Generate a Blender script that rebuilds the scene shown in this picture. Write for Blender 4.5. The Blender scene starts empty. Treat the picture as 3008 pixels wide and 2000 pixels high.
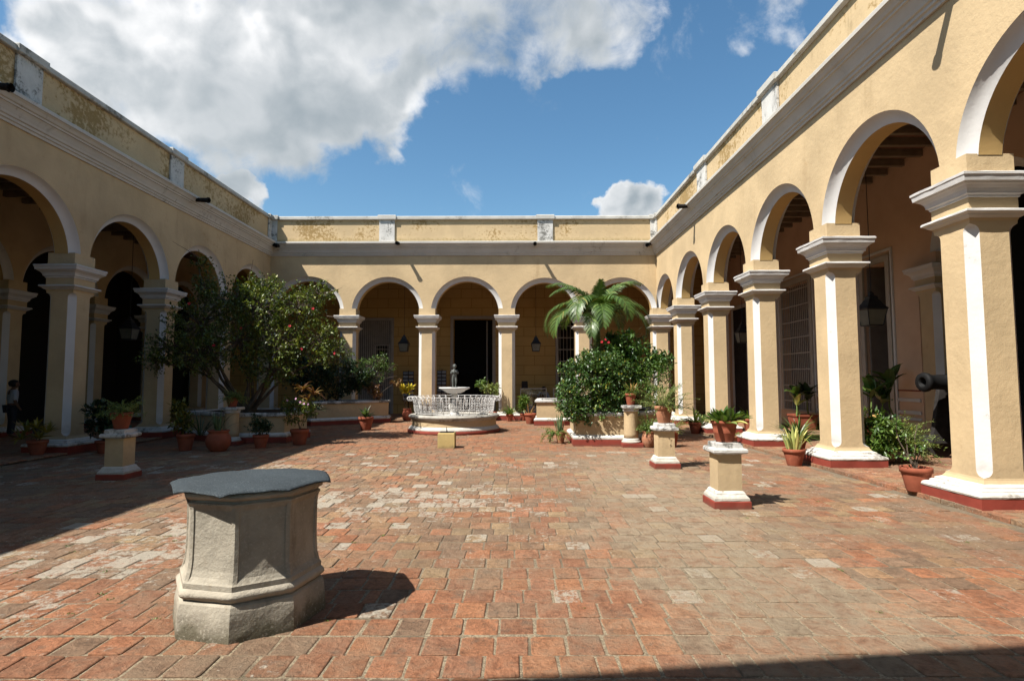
import bpy, bmesh, math, random
import numpy as np
from mathutils import Vector, Matrix

rng = random.Random(11)
nrg = np.random.default_rng(11)
R = math.radians
SC = bpy.context.scene
COL = SC.collection

# ------------------------------------------------------------------ camera
cam_d = bpy.data.cameras.new('camera')
cam = bpy.data.objects.new('camera', cam_d)
COL.objects.link(cam)
_yaw, _pitch, _roll = -0.0024, 0.067, -0.0021
_f = Vector((math.sin(_yaw) * math.cos(_pitch), math.cos(_yaw) * math.cos(_pitch), math.sin(_pitch)))
_r = Vector((math.cos(_yaw), -math.sin(_yaw), 0))
_u = _r.cross(_f)
_r2 = _r * math.cos(_roll) + _u * math.sin(_roll)
_u2 = -_r * math.sin(_roll) + _u * math.cos(_roll)
cam.matrix_world = Matrix(((_r2.x, _u2.x, -_f.x, 0), (_r2.y, _u2.y, -_f.y, 0), (_r2.z, _u2.z, -_f.z, 1.6), (0, 0, 0, 1)))
cam_d.sensor_width = 36.0
cam_d.lens = 36.0 * 1700 / 3008
cam_d.clip_start = 0.05
cam_d.clip_end = 2000
SC.camera = cam

# ------------------------------------------------------------------ sun, sky, exposure
SUN_TO = Vector((-0.61, -0.43, 1.0)).normalized()        # towards the sun
sun_d = bpy.data.lights.new('sun', 'SUN')
sun_d.energy = 5.0
sun_d.angle = R(0.5)
sun_d.color = (1.0, 0.955, 0.88)
sun = bpy.data.objects.new('sun', sun_d)
sun.rotation_euler = SUN_TO.to_track_quat('Z', 'Y').to_euler()
sun.location = (-20, -12, 32)
COL.objects.link(sun)

SKY_STRENGTH = 0.078
world = bpy.data.worlds.new('World')
SC.world = world
world.use_nodes = True
world.cycles.sampling_method = 'NONE'
SC.view_settings.view_transform = 'Standard'
SC.view_settings.look = 'None'
SC.view_settings.exposure = 1.05
SC.view_settings.gamma = 1.0
SC.view_settings.use_curve_mapping = False
SC.cycles.max_bounces = 6
SC.cycles.diffuse_bounces = 4
SC.cycles.transparent_max_bounces = 6
SC.cycles.caustics_reflective = False
SC.cycles.caustics_refractive = False


class NT:
    """small node-tree helper"""
    def __init__(self, tree):
        self.t = tree
        self.n = tree.nodes
        self.l = tree.links

    def node(self, kind, **kw):
        n = self.n.new(kind)
        for k, v in kw.items():
            setattr(n, k, v)
        return n

    def set(self, sock, v):
        if hasattr(v, 'is_output'):
            self.l.new(v, sock)
        elif isinstance(v, (tuple, list)):
            sock.default_value = tuple(v) + ((1.0,) if len(v) == 3 and sock.type == 'RGBA' else ())
        else:
            sock.default_value = v

    def math(self, op, a, b=0.0, c=0.0, clamp=False):
        m = self.node('ShaderNodeMath', operation=op, use_clamp=clamp)
        self.set(m.inputs[0], a)
        self.set(m.inputs[1], b)
        self.set(m.inputs[2], c)
        return m.outputs[0]

    def vmath(self, op, a, b=(0, 0, 0)):
        m = self.node('ShaderNodeVectorMath', operation=op)
        self.set(m.inputs[0], a)
        self.set(m.inputs[1], b)
        return m.outputs['Value'] if op in ('DOT_PRODUCT', 'LENGTH') else m.outputs[0]

    def noise(self, vec, scale, detail=4, rough=0.55, dist=0.0):
        m = self.node('ShaderNodeTexNoise')
        self.set(m.inputs['Vector'], vec)
        m.inputs['Scale'].default_value = scale
        m.inputs['Detail'].default_value = detail
        m.inputs['Roughness'].default_value = rough
        m.inputs['Distortion'].default_value = dist
        return m.outputs[0]

    def ramp(self, v, a, b, lo=0.0, hi=1.0, smooth=True):
        m = self.node('ShaderNodeMapRange')
        m.interpolation_type = 'SMOOTHSTEP' if smooth else 'LINEAR'
        self.set(m.inputs[0], v)
        m.inputs[1].default_value = a
        m.inputs[2].default_value = b
        m.inputs[3].default_value = lo
        m.inputs[4].default_value = hi
        return m.outputs[0]

    def mix(self, fac, a, b, mode='MIX'):
        m = self.node('ShaderNodeMix', data_type='RGBA', blend_type=mode)
        self.set(m.inputs[0], fac)
        self.set(m.inputs[6], a)
        self.set(m.inputs[7], b)
        return m.outputs[2]

    def pos(self, scale=None):
        g = self.node('ShaderNodeNewGeometry').outputs['Position']
        if scale is None:
            return g
        return self.vmath('MULTIPLY', g, scale)

    def sep(self, v):
        m = self.node('ShaderNodeSeparateXYZ')
        self.set(m.inputs[0], v)
        return m.outputs

    def bump(self, h, strength=0.3, dist=0.01):
        m = self.node('ShaderNodeBump')
        m.inputs['Strength'].default_value = strength
        m.inputs['Distance'].default_value = dist
        self.set(m.inputs['Height'], h)
        return m.outputs[0]


# world: Nishita sky with procedural cumulus, laid out by direction
W = NT(world.node_tree)
W.n.clear()
w_out = W.node('ShaderNodeOutputWorld')
sky = W.node('ShaderNodeTexSky')
sky.sky_type = 'NISHITA'
sky.sun_disc = False
sky.sun_elevation = math.asin(SUN_TO.z)
sky.sun_rotation = math.atan2(SUN_TO.x, SUN_TO.y)
sky.altitude = 50
sky.air_density = 1.0
sky.dust_density = 0.9
sky.ozone_density = 1.6
hs = W.node('ShaderNodeHueSaturation')
hs.inputs['Saturation'].default_value = 1.2
W.l.new(sky.outputs[0], hs.inputs['Color'])
bg1 = W.node('ShaderNodeBackground')
W.l.new(W.mix(1.0, hs.outputs[0], (1.0, 1.07, 0.97), 'MULTIPLY'), bg1.inputs[0])
bg1.inputs[1].default_value = SKY_STRENGTH
wd = W.node('ShaderNodeTexCoord').outputs['Generated']


def cloud_dir(u, v):
    # a compass/elevation pair for a cloud bank, written as a direction
    d = Vector((u, 1.0, v))
    return d.normalized()


# (tan azimuth from +Y, tan elevation, angular radius in degrees, weight)
BLOBS = [(-0.745, 0.60, 5.0, 1.0), (-0.66, 0.52, 5.0, 1.0), (-0.56, 0.57, 6.5, 1.0), (-0.45, 0.50, 6.5, 1.0), (-0.36, 0.55, 6.0, 1.0), (-0.54, 0.47, 4.0, .9),
         (-0.43, 0.46, 3.6, .9), (-0.34, 0.485, 4.0, .95), (-0.235, 0.50, 4.2, .95), (-0.24, 0.47, 2.6, .8), (-0.18, 0.545, 3.2, .85), (-0.80, 0.53, 2.6, .8), (-0.88, 0.545, 2.4, .8),
         (-0.30, 0.66, 7, 1.), (-0.13, 0.66, 6.0, .72), (0.0, 0.66, 4.6, .66), (0.10, 0.655, 4.2, .68), (0.19, 0.67, 3.6, .6), (-0.03, 0.60, 2.6, .62), (0.06, 0.585, 2.2, .6), (-0.135, 0.545, 1.5, .55),
         (0.46, 0.665, 2.8, .5), (-0.505, 0.35, 1.5, 1.1), (-0.48, 0.325, 1.5, 1.1), (0.205, 0.295, 1.7, 1.2), (0.235, 0.285, 1.9, 1.2), (0.185, 0.28, 1.4, 1.1), (-0.55, 0.68, 5, .95),
         (-1.9, 0.9, 9, .8), (1.9, .7, 8, .8), (-1.3, 1.6, 9, .8)]
mask = None
_nz = W.node('ShaderNodeTexNoise')
W.l.new(wd, _nz.inputs['Vector'])
_nz.inputs['Scale'].default_value = 9.0
_nz.inputs['Detail'].default_value = 7
_nz.inputs['Roughness'].default_value = 0.55
_warp = W.vmath('MULTIPLY', W.vmath('SUBTRACT', _nz.outputs[1], (0.5, 0.5, 0.5)), (0.17, 0.17, 0.17))
wdw = W.vmath('NORMALIZE', W.vmath('ADD', wd, _warp))
for (u, v, rad, wt) in BLOBS:
    d = cloud_dir(u, v)
    dp = W.vmath('DOT_PRODUCT', wdw, tuple(d))
    m = W.ramp(dp, math.cos(R(rad * 1.5)), math.cos(R(rad * 0.2)), 0.0, wt)
    mask = m if mask is None else W.math('SMOOTH_MAX', mask, m, 0.12)
# a few banks elsewhere in the sky, as broken as those in view
sepd = W.sep(wd)
behind = W.ramp(sepd[1], 0.25, -0.15)
far_bank = W.math('MULTIPLY', W.ramp(W.noise(wd, 1.9, 2), 0.60, 0.72), behind)
mask = W.math('MAXIMUM', mask, far_bank)
# billows: ridged noise gives the rounded knobs of cumulus
n_a = W.noise(wd, 10.0, 10, 0.62, 0.3)
n_s = W.noise(wd, 7.0, 3, 0.5, 0.2)
n_b = W.noise(W.vmath('ADD', wd, tuple(SUN_TO * 0.035)), 7.0, 3, 0.5, 0.2)
n_c = W.noise(W.vmath('MULTIPLY', wd, (1.0, 1.0, 1.8)), 3.0, 3, 0.5)
body = W.math('ADD', W.math('MULTIPLY', mask, 0.85), W.math('MULTIPLY', W.math('SUBTRACT', n_a, 0.5), 1.25))
dens = W.math('POWER', W.ramp(body, 0.20, 0.72), 0.9)
thick = W.ramp(body, 0.50, 0.95)
lit = W.ramp(W.math('SUBTRACT', n_s, n_b), -0.07, 0.08)
shade = W.math('ADD', W.math('MULTIPLY', lit, 0.48), W.math('MULTIPLY', W.ramp(n_c, 0.36, 0.62), 0.42))
shade = W.math('ADD', shade, W.math('MULTIPLY', W.math('SUBTRACT', W.noise(wd, 16.0, 7, 0.6, 0.3), 0.5), 1.0))
# bases, seen edge-on lower in the sky, are greyer than the sunlit tops
shade = W.math('ADD', shade, W.math('MULTIPLY', W.math('SUBTRACT', 1.0, thick), 0.22), clamp=True)
belly = None
for (u, v, rad, wt) in [(-0.52, 0.455, 5.5, 1), (-0.40, 0.43, 5.5, 1), (-0.62, 0.49, 4.0, .8), (-0.29, 0.45, 4, .9), (-0.22, 0.62, 6, .8), (-0.06, 0.65, 5, .7), (0.08, 0.66, 4, .5)]:
    m = W.ramp(W.vmath('DOT_PRODUCT', wdw, tuple(cloud_dir(u, v))), math.cos(R(rad * 1.4)), math.cos(R(rad * 0.2)), 0.0, wt)
    belly = m if belly is None else W.math('MAXIMUM', belly, m)
shade = W.math('MULTIPLY', shade, W.math('SUBTRACT', 1.0, W.math('MULTIPLY', belly, 0.62)))
ccol = W.mix(shade, (0.42, 0.48, 0.52), (1.15, 1.15, 1.15))
bg2 = W.node('ShaderNodeBackground')
W.l.new(ccol, bg2.inputs[0])
bg2.inputs[1].default_value = 0.45
mxs = W.node('ShaderNodeMixShader')
W.l.new(W.math('MULTIPLY', dens, 0.96), mxs.inputs[0])
W.l.new(bg1.outputs[0], mxs.inputs[1])
W.l.new(bg2.outputs[0], mxs.inputs[2])
W.l.new(mxs.outputs[0], w_out.inputs[0])

# ------------------------------------------------------------------ materials
MATS = {}
ALB = 0.63       # one common albedo scale, kept low against the exposure to weaken bounced light



def mat(name, color, rough=0.85, var=0.0, vscale=3.0, bump=0.0, bscale=40, spec=0.3, stain=None, grime=None, metal=0.0,
        speck=None, transl=None, attr=None, zdirt=None, bdist=0.01):
    m = bpy.data.materials.new(name)
    m.use_nodes = True
    N = NT(m.node_tree)
    bs = N.n['Principled BSDF']
    p = N.pos()
    dim = lambda q: tuple(ALB * k_ for k_ in q)
    c = dim(color) if color and not transl else color
    if attr:
        at = N.node('ShaderNodeAttribute', attribute_name='v')
        cr = N.node('ShaderNodeValToRGB')
        els = cr.color_ramp.elements
        for i, (t, cc) in enumerate(attr):
            e = els[i] if i < 2 else els.new(t)
            e.position = t
            e.color = tuple(cc) + (1,)
        N.l.new(at.outputs['Fac'], cr.inputs[0])
        c = cr.outputs[0]
    if var:
        nz = N.noise(p, vscale, 5, 0.6)
        k = N.ramp(nz, 0.3, 0.7, 1 - var, 1 + var)
        mul = N.node('ShaderNodeMix', data_type='RGBA', blend_type='MULTIPLY')
        mul.inputs[0].default_value = 1.0
        N.set(mul.inputs[6], c)
        comb = N.node('ShaderNodeCombineXYZ')
        for i in range(3):
            N.l.new(k, comb.inputs[i])
        N.l.new(comb.outputs[0], mul.inputs[7])
        c = mul.outputs[2]
    if stain:        # blotches: (colour, big scale, small scale, threshold lo, hi, amount)
        sc_, s1, s2, lo, hi, am = stain
        a1 = N.noise(p, s1, 3, 0.6)
        a2 = N.noise(N.pos((1, 1, 1.0)), s2, 6, 0.7)
        k = N.ramp(N.math('ADD', N.math('MULTIPLY', a1, 0.55), N.math('MULTIPLY', a2, 0.45)), lo, hi, 0, am)
        c = N.mix(k, c, dim(sc_))
    if grime:        # vertical streaks
        gc, s1, lo, hi, am = grime
        a1 = N.noise(N.pos((s1, s1, s1 * 0.18)), 1.0, 6, 0.7)
        a2 = N.noise(p, 1.3, 3, 0.6)
        k = N.ramp(N.math('ADD', N.math('MULTIPLY', a1, 0.6), N.math('MULTIPLY', a2, 0.4)), lo, hi, 0, am)
        c = N.mix(k, c, dim(gc))
    if zdirt:        # a splash-stained foot: (colour, z0, z1, amount)
        dc, z0, z1, am = zdirt
        z = N.sep(p)[2]
        nz = N.noise(p, 9, 5, 0.65)
        zz = N.math('ADD', z, N.math('MULTIPLY', N.math('SUBTRACT', nz, 0.5), (z1 - z0) * 1.6))
        c = N.mix(N.ramp(zz, z0, z1, am, 0.0), c, dim(dc))
    if speck:
        sc_, s, lo, hi, am = speck
        k = N.ramp(N.noise(p, s, 2, 0.5), lo, hi, 0, am)
        c = N.mix(k, c, dim(sc_))
    N.set(bs.inputs['Base Color'], c)
    bs.inputs['Roughness'].default_value = rough
    bs.inputs['Metallic'].default_value = metal
    bs.inputs['Specular IOR Level'].default_value = spec
    if bump:
        h = N.math('ADD', N.noise(p, bscale, 6, 0.65), N.math('MULTIPLY', N.noise(p, bscale * 0.12, 3, 0.5), 1.5))
        N.l.new(N.bump(h, bump, bdist), bs.inputs['Normal'])
    if transl:
        tr = N.node('ShaderNodeBsdfTranslucent')
        if hasattr(c, 'is_output'):
            N.l.new(N.mix(1.0, c, (1.0, 1.0, 0.45), 'MULTIPLY'), tr.inputs[0])
        else:
            tr.inputs[0].default_value = tuple(c) + (1,)
        ms = N.node('ShaderNodeMixShader')
        ms.inputs[0].default_value = transl
        out = N.n['Material Output']
        N.l.new(bs.outputs[0], ms.inputs[1])
        N.l.new(tr.outputs[0], ms.inputs[2])
        N.l.new(ms.outputs[0], out.inputs[0])
    MATS[name] = m
    return m


YEL = (0.72, 0.54, 0.315)
mat('plaster', YEL, 0.9, 0.11, 0.7, 0.45, 11, 0.2, stain=((0.46, 0.28, 0.10), 0.55, 6, 0.60, 0.70, 0.5), grime=((0.46, 0.32, 0.17), 2.2, 0.53, 0.72, 0.6), bdist=0.02)
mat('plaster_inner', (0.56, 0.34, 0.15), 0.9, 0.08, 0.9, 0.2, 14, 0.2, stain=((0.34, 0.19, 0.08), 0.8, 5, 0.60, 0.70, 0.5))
mat('plaster_pink', (0.82, 0.56, 0.38), 0.9, 0.07, 1.1, 0.2, 14, 0.2, stain=((0.42, 0.22, 0.10), 0.8, 5, 0.62, 0.72, 0.4))
mat('parapet_plaster', YEL, 0.92, 0.10, 1.0, 0.4, 14, 0.2, stain=((0.33, 0.205, 0.06), 0.5, 10, 0.495, 0.58, 0.8), zdirt=((0.34, 0.26, 0.10), 7.10, 7.32, 0.75), grime=((0.30, 0.22, 0.11), 3.0, 0.57, 0.72, 0.55), bdist=0.014)
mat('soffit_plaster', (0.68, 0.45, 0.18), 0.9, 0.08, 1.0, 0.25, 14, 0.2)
mat('pillar_plaster', YEL, 0.9, 0.09, 1.2, 0.45, 12, 0.2, zdirt=((0.48, 0.36, 0.22), 0.28, 0.75, 0.5), grime=((0.50, 0.36, 0.20), 3.5, 0.58, 0.74, 0.45), stain=((0.45, 0.30, 0.14), 1.5, 8, 0.62, 0.70, 0.5), bdist=0.015)
mat('white_paint', (0.80, 0.78, 0.75), 0.75, 0.05, 2.0, 0.3, 18, 0.25, stain=((0.30, 0.27, 0.24), 1.4, 12, 0.60, 0.70, 0.6), zdirt=((0.30, 0.27, 0.24), 0.40, 0.66, 0.45))
mat('white_cornice', (0.76, 0.72, 0.65), 0.85, 0.06, 1.5, 0.2, 22, 0.2, stain=((0.20, 0.15, 0.11), 0.7, 7, 0.585, 0.68, 0.75),
    grime=((0.34, 0.30, 0.25), 6.0, 0.55, 0.72, 0.5))
mat('white_grimy', (0.74, 0.72, 0.68), 0.9, 0.10, 3.0, 0.5, 30, 0.2, stain=((0.14, 0.135, 0.12), 2.0, 14, 0.50, 0.60, 0.85), grime=((0.22, 0.21, 0.19), 7.0, 0.52, 0.70, 0.6))
mat('coping', (0.64, 0.62, 0.57), 0.9, 0.12, 2.5, 0.4, 30, 0.2, stain=((0.16, 0.15, 0.12), 1.2, 10, 0.53, 0.64, 0.8))
mat('rim_stone', (0.50, 0.47, 0.41), 0.92, 0.15, 3.0, 0.6, 26, 0.2, stain=((0.17, 0.15, 0.12), 1.6, 10, 0.50, 0.62, 0.85))
mat('white_base', (0.80, 0.77, 0.71), 0.85, 0.05, 3.0, 0.6, 26, 0.2, stain=((0.20, 0.18, 0.15), 2.2, 14, 0.53, 0.63, 0.8),
    zdirt=((0.34, 0.28, 0.20), 0.10, 0.26, 0.55))
mat('red_paint', (0.30, 0.055, 0.035), 0.8, 0.12, 4.0, 0.25, 25, 0.25, zdirt=((0.16, 0.09, 0.06), -0.02, 0.07, 0.7))
mat('stone', (0.46, 0.41, 0.325), 0.92, 0.16, 5, 0.5, 50, 0.15, stain=((0.33, 0.27, 0.19), 1.7, 11, 0.55, 0.66, 0.6),
    zdirt=((0.13, 0.115, 0.07), 0.0, 0.17, 0.85), speck=((0.58, 0.53, 0.43), 60, 0.56, 0.68, 0.5), grime=((0.19, 0.15, 0.10), 5.0, 0.52, 0.68, 0.65), bdist=0.014)
mat('stone_roll', (0.52, 0.46, 0.365), 0.9, 0.12, 6, 0.8, 40, 0.15, stain=((0.27, 0.22, 0.15), 2.0, 11, 0.56, 0.68, 0.5), bdist=0.012)
mat('felt', (0.040, 0.052, 0.060), 0.85, 0.15, 3, 0.8, 90, 0.25, speck=((0.19, 0.22, 0.235), 130, 0.54, 0.68, 0.5), bdist=0.004)
mat('terracotta', (0.36, 0.10, 0.052), 0.85, 0.14, 6, 0.25, 30, 0.25, stain=((0.42, 0.24, 0.16), 3, 12, 0.58, 0.70, 0.5))
mat('terracotta_pale', (0.45, 0.20, 0.11), 0.9, 0.16, 6, 0.3, 30, 0.2, stain=((0.50, 0.36, 0.26), 3, 12, 0.54, 0.68, 0.6))
mat('soil', (0.05, 0.034, 0.022), 1.0, 0.3, 20, 1.0, 40, 0.1)
mat('dark_iron', (0.006, 0.006, 0.0065), 0.7, 0.2, 12, 0.3, 40, 0.2)
mat('lamp_black', (0.015, 0.017, 0.018), 0.5, 0, 3, 0, 3, 0.4)
mat('bronze', (0.115, 0.125, 0.115), 0.6, 0.2, 9, 0.2, 40, 0.4, stain=((0.23, 0.26, 0.23), 6, 20, 0.52, 0.66, 0.6))
mat('spout', (0.03, 0.026, 0.022), 0.9, 0.3, 9, 0.3, 30, 0.2)
mat('wood_grey', (0.24, 0.21, 0.18), 0.85, 0.12, 3, 0.2, 30, 0.2)
mat('wood_white', (0.42, 0.38, 0.33), 0.8, 0.1, 3, 0.2, 30, 0.2)
mat('frame_paint', (0.56, 0.50, 0.42), 0.8, 0.08, 3, 0.15, 30, 0.2)
mat('beam', (0.30, 0.24, 0.17), 0.85, 0.2, 3, 0.2, 20, 0.2)
mat('ceiling', (0.17, 0.135, 0.10), 0.9, 0.2, 3, 0.2, 20, 0.2)
mat('room_shade', (0.05, 0.045, 0.04), 0.95)  # near-black rear walls: the shade inside the rooms is put into the colour
mat('shelf_dark', (0.035, 0.03, 0.028), 0.9, 0.4, 6)
mat('roof_tile', (0.30, 0.16, 0.10), 0.9, 0.2, 3)
mat('ground_earth', (0.12, 0.09, 0.06), 1.0, 0.2, 1.0)
mat('bark', (0.16, 0.125, 0.095), 0.95, 0.25, 12, 0.5, 60, 0.1)
mat('palm_trunk', (0.30, 0.27, 0.22), 0.9, 0.2, 14, 0.4, 30, 0.1)
mat('palm_green', (0.16, 0.24, 0.06), 0.6, 0.15, 6)
mat('sun_block', (0.62, 0.46, 0.19), 0.9, 0.08, 5, 0.3, 25, 0.2, zdirt=((0.22, 0.17, 0.09), -0.02, 0.10, 0.75), stain=((0.30, 0.22, 0.10), 3, 14, 0.6, 0.7, 0.6))
mat('alu', (0.55, 0.52, 0.46), 0.5, 0, 3, 0, 3, 0.5)
mat('case_grey', (0.32, 0.33, 0.33), 0.8, 0.05, 4)
mat('card_a', (0.30, 0.33, 0.36), 0.7, 0.3, 30)
mat('card_b', (0.22, 0.26, 0.30), 0.7, 0.3, 30)
mat('card_c', (0.42, 0.36, 0.30), 0.7, 0.3, 30)
mat('skin', (0.20, 0.105, 0.065), 0.6)
mat('hair', (0.012, 0.010, 0.009), 0.6)
mat('shirt_white', (0.48, 0.50, 0.55), 0.9)
mat('shirt_red', (0.42, 0.03, 0.035), 0.9)
mat('trousers', (0.03, 0.033, 0.045), 0.9)
mat('petal_red', (0.42, 0.018, 0.03), 0.6, transl=0.25)
mat('petal_pink', (0.70, 0.42, 0.60), 0.6, transl=0.25)
mat('petal_white', (0.75, 0.75, 0.66), 0.6, transl=0.25)

G_ = lambda r, g, b: (r, g, b)
mat('leaf_hibiscus', None, 0.45, attr=[(0, (0.020, 0.034, 0.008)), (0.35, (0.068, 0.10, 0.016)), (0.75, (0.16, 0.19, 0.03)), (1, (0.27, 0.26, 0.045))], transl=0.28, spec=0.5)
mat('leaf_big', None, 0.35, attr=[(0, (0.03, 0.065, 0.018)), (0.6, (0.065, 0.125, 0.03)), (1, (0.12, 0.19, 0.05))], transl=0.25, spec=0.5)
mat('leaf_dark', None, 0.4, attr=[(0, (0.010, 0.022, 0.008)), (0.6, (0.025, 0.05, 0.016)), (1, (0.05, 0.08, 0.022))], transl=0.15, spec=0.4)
mat('leaf_ficus', None, 0.42, attr=[(0, (0.016, 0.048, 0.012)), (0.45, (0.048, 0.105, 0.02)), (0.85, (0.105, 0.17, 0.036)), (0.95, (0.22, 0.23, 0.035)), (1, (0.36, 0.33, 0.05))], transl=0.2, spec=0.6)
mat('leaf_bright', None, 0.42, attr=[(0, (0.04, 0.085, 0.015)), (0.5, (0.10, 0.17, 0.03)), (1, (0.20, 0.26, 0.055))], transl=0.3, spec=0.45)
mat('leaf_fern', None, 0.5, attr=[(0, (0.08, 0.12, 0.025)), (0.5, (0.15, 0.20, 0.05)), (1, (0.27, 0.27, 0.09))], transl=0.3, spec=0.3)
mat('leaf_yellow', None, 0.4, attr=[(0, (0.16, 0.20, 0.02)), (0.4, (0.42, 0.34, 0.03)), (1, (0.62, 0.46, 0.04))], transl=0.3, spec=0.4)
mat('leaf_croton_dim', None, 0.45, attr=[(0, (0.05, 0.08, 0.018)), (0.5, (0.20, 0.17, 0.02)), (1, (0.36, 0.24, 0.03))], transl=0.25, spec=0.4)
mat('leaf_red', None, 0.45, attr=[(0, (0.07, 0.03, 0.015)), (0.5, (0.15, 0.065, 0.025)), (1, (0.30, 0.21, 0.09))], transl=0.3, spec=0.4)
mat('leaf_variegated', None, 0.4, attr=[(0, (0.12, 0.20, 0.06)), (0.45, (0.38, 0.42, 0.14)), (1, (0.62, 0.56, 0.20))], transl=0.25, spec=0.4)
mat('leaf_snake', None, 0.45, attr=[(0, (0.05, 0.085, 0.04)), (0.5, (0.10, 0.15, 0.065)), (1, (0.20, 0.24, 0.10))], transl=0.12, spec=0.4)
mat('leaf_palm', None, 0.42, attr=[(0, (0.030, 0.062, 0.012)), (0.5, (0.065, 0.12, 0.022)), (0.93, (0.12, 0.185, 0.038)), (1, (0.24, 0.22, 0.06))], transl=0.22, spec=0.5)
mat('leaf_dry', None, 0.7, attr=[(0, (0.30, 0.16, 0.05)), (1, (0.45, 0.28, 0.10))], transl=0.25, spec=0.2)


def glass_mat():
    m = bpy.data.materials.new('glass')
    m.use_nodes = True
    N = NT(m.node_tree)
    N.n.remove(N.n['Principled BSDF'])
    t = N.node('ShaderNodeBsdfTransparent')
    t.inputs[0].default_value = (0.85, 0.88, 0.86, 1)
    g = N.node('ShaderNodeBsdfGlossy')
    g.inputs['Roughness'].default_value = 0.08
    fr = N.node('ShaderNodeFresnel')
    ms = N.node('ShaderNodeMixShader')
    N.l.new(N.math('ADD', fr.outputs[0], 0.04), ms.inputs[0])
    N.l.new(t.outputs[0], ms.inputs[1])
    N.l.new(g.outputs[0], ms.inputs[2])
    N.l.new(ms.outputs[0], N.n['Material Output'].inputs[0])
    MATS['glass'] = m


glass_mat()


def milk_glass():
    m = mat('lantern_glass', (0.24, 0.235, 0.20), 0.25, 0.1, 6, spec=0.5, transl=0.5)


milk_glass()


def brick_mat():
    m = bpy.data.materials.new('brick')
    m.use_nodes = True
    N = NT(m.node_tree)
    bs = N.n['Principled BSDF']
    p = N.pos()
    at = N.node('ShaderNodeAttribute', attribute_name='col')
    c = at.outputs['Color']
    n0 = N.noise(p, 0.75, 4, 0.6)
    n1 = N.noise(p, 8, 6, 0.68, 0.4)
    n2 = N.noise(p, 32, 6, 0.72)
    n3 = N.noise(N.pos((1, 2.2, 1)), 70, 3, 0.7)
    k = N.ramp(N.math('ADD', N.math('MULTIPLY', n1, 0.55), N.math('MULTIPLY', n2, 0.45)), 0.30, 0.70, 0.45, 1.48)
    comb = N.node('ShaderNodeCombineXYZ')
    for i in range(3):
        N.l.new(k, comb.inputs[i])
    c = N.mix(1.0, c, comb.outputs[0], 'MULTIPLY')
    # grey-brown trodden grime in wide uneven patches, worn centres, dark pits
    grime = N.math('ADD', N.math('MULTIPLY', n0, 0.6), N.math('MULTIPLY', n1, 0.4))
    c = N.mix(N.ramp(grime, 0.44, 0.64, 0.05, 0.80), c, (0.215, 0.16, 0.108))
    c = N.mix(N.ramp(N.noise(p, 5.5, 5, 0.65), 0.53, 0.70, 0, 0.60), c, (0.165, 0.125, 0.09))
    c = N.mix(N.ramp(N.noise(p, 17, 5, 0.7, 0.6), 0.57, 0.70, 0, 0.75), c, (0.105, 0.075, 0.052))
    c = N.mix(N.ramp(n3, 0.58, 0.70, 0, 0.75), c, (0.085, 0.06, 0.04))
    # lime scale and faded grey-cream crusts
    lim = N.math('ADD', N.math('MULTIPLY', at.outputs['Alpha'], 0.36), N.math('ADD', N.math('MULTIPLY', n2, 0.35), N.math('MULTIPLY', N.noise(p, 11, 6, 0.65, 0.5), 0.65)))
    c = N.mix(N.ramp(lim, 0.70, 0.80, 0, 0.85), c, N.mix(n3, (0.25, 0.225, 0.175), (0.66, 0.61, 0.51)))
    sx = N.sep(p)
    mid = N.math('MULTIPLY', N.ramp(sx[1], 4.2, 6.0), N.ramp(sx[1], 13.0, 9.5))
    fleck = N.ramp(N.math('ADD', N.math('MULTIPLY', N.noise(p, 23, 5, 0.7, 0.8), 0.7), N.math('MULTIPLY', N.noise(p, 1.3, 4, 0.6), 0.3)), 0.57, 0.64, 0, 0.8)
    c = N.mix(N.math('MULTIPLY', fleck, mid), c, (0.52, 0.47, 0.37))
    # cement dust in a broad drift on the right
    dx = N.math('SUBTRACT', sx[0], N.math('ADD', 1.45, N.math('MULTIPLY', sx[1], 0.07)))
    drift = N.ramp(N.math('ABSOLUTE', N.math('ADD', dx, N.math('MULTIPLY', N.math('SUBTRACT', N.noise(p, 0.9, 4, 0.6), 0.5), 3.2))), 0.2, 1.6, 0.80, 0.0)
    fall = N.ramp(sx[1], 3.0, 4.6, 0.5, 1.0)
    fall2 = N.ramp(sx[1], 14.0, 10.0, 0.2, 1.0)
    dd = N.math('MULTIPLY', N.math('MULTIPLY', drift, N.math('MULTIPLY', fall, fall2)), N.ramp(n1, 0.32, 0.62, 0.35, 1.0))
    c = N.mix(dd, c, (0.34, 0.285, 0.20))
    c = N.mix(0.05, c, (0.34, 0.265, 0.185))
    c = N.mix(1.0, c, (0.72, 0.70, 0.68), 'MULTIPLY')
    N.l.new(c, bs.inputs['Base Color'])
    bs.inputs['Roughness'].default_value = 0.9
    bs.inputs['Specular IOR Level'].default_value = 0.2
    h = N.math('ADD', N.math('MULTIPLY', n1, 1.6), N.math('ADD', n2, N.math('MULTIPLY', n3, 0.3)))
    N.l.new(N.bump(h, 0.9, 0.022), bs.inputs['Normal'])
    MATS['brick'] = m
    m = bpy.data.materials.new('mortar')
    m.use_nodes = True
    N = NT(m.node_tree)
    bs = N.n['Principled BSDF']
    p = N.pos()
    c = N.mix(N.ramp(N.noise(p, 70, 5, 0.7), 0.35, 0.65), (0.15, 0.112, 0.07), (0.42, 0.335, 0.215))
    sy = N.sep(p)[1]
    c = N.mix(N.ramp(sy, 4.0, 6.0, 0.0, 0.6), c, (0.13, 0.095, 0.06))
    c = N.mix(N.ramp(N.noise(p, 2.2, 4, 0.6), 0.50, 0.64, 0, 0.75), c, (0.12, 0.085, 0.05))
    c = N.mix(N.ramp(N.noise(p, 1.1, 5, 0.65), 0.66, 0.73, 0, 0.7), c, (0.06, 0.085, 0.025))
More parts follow.
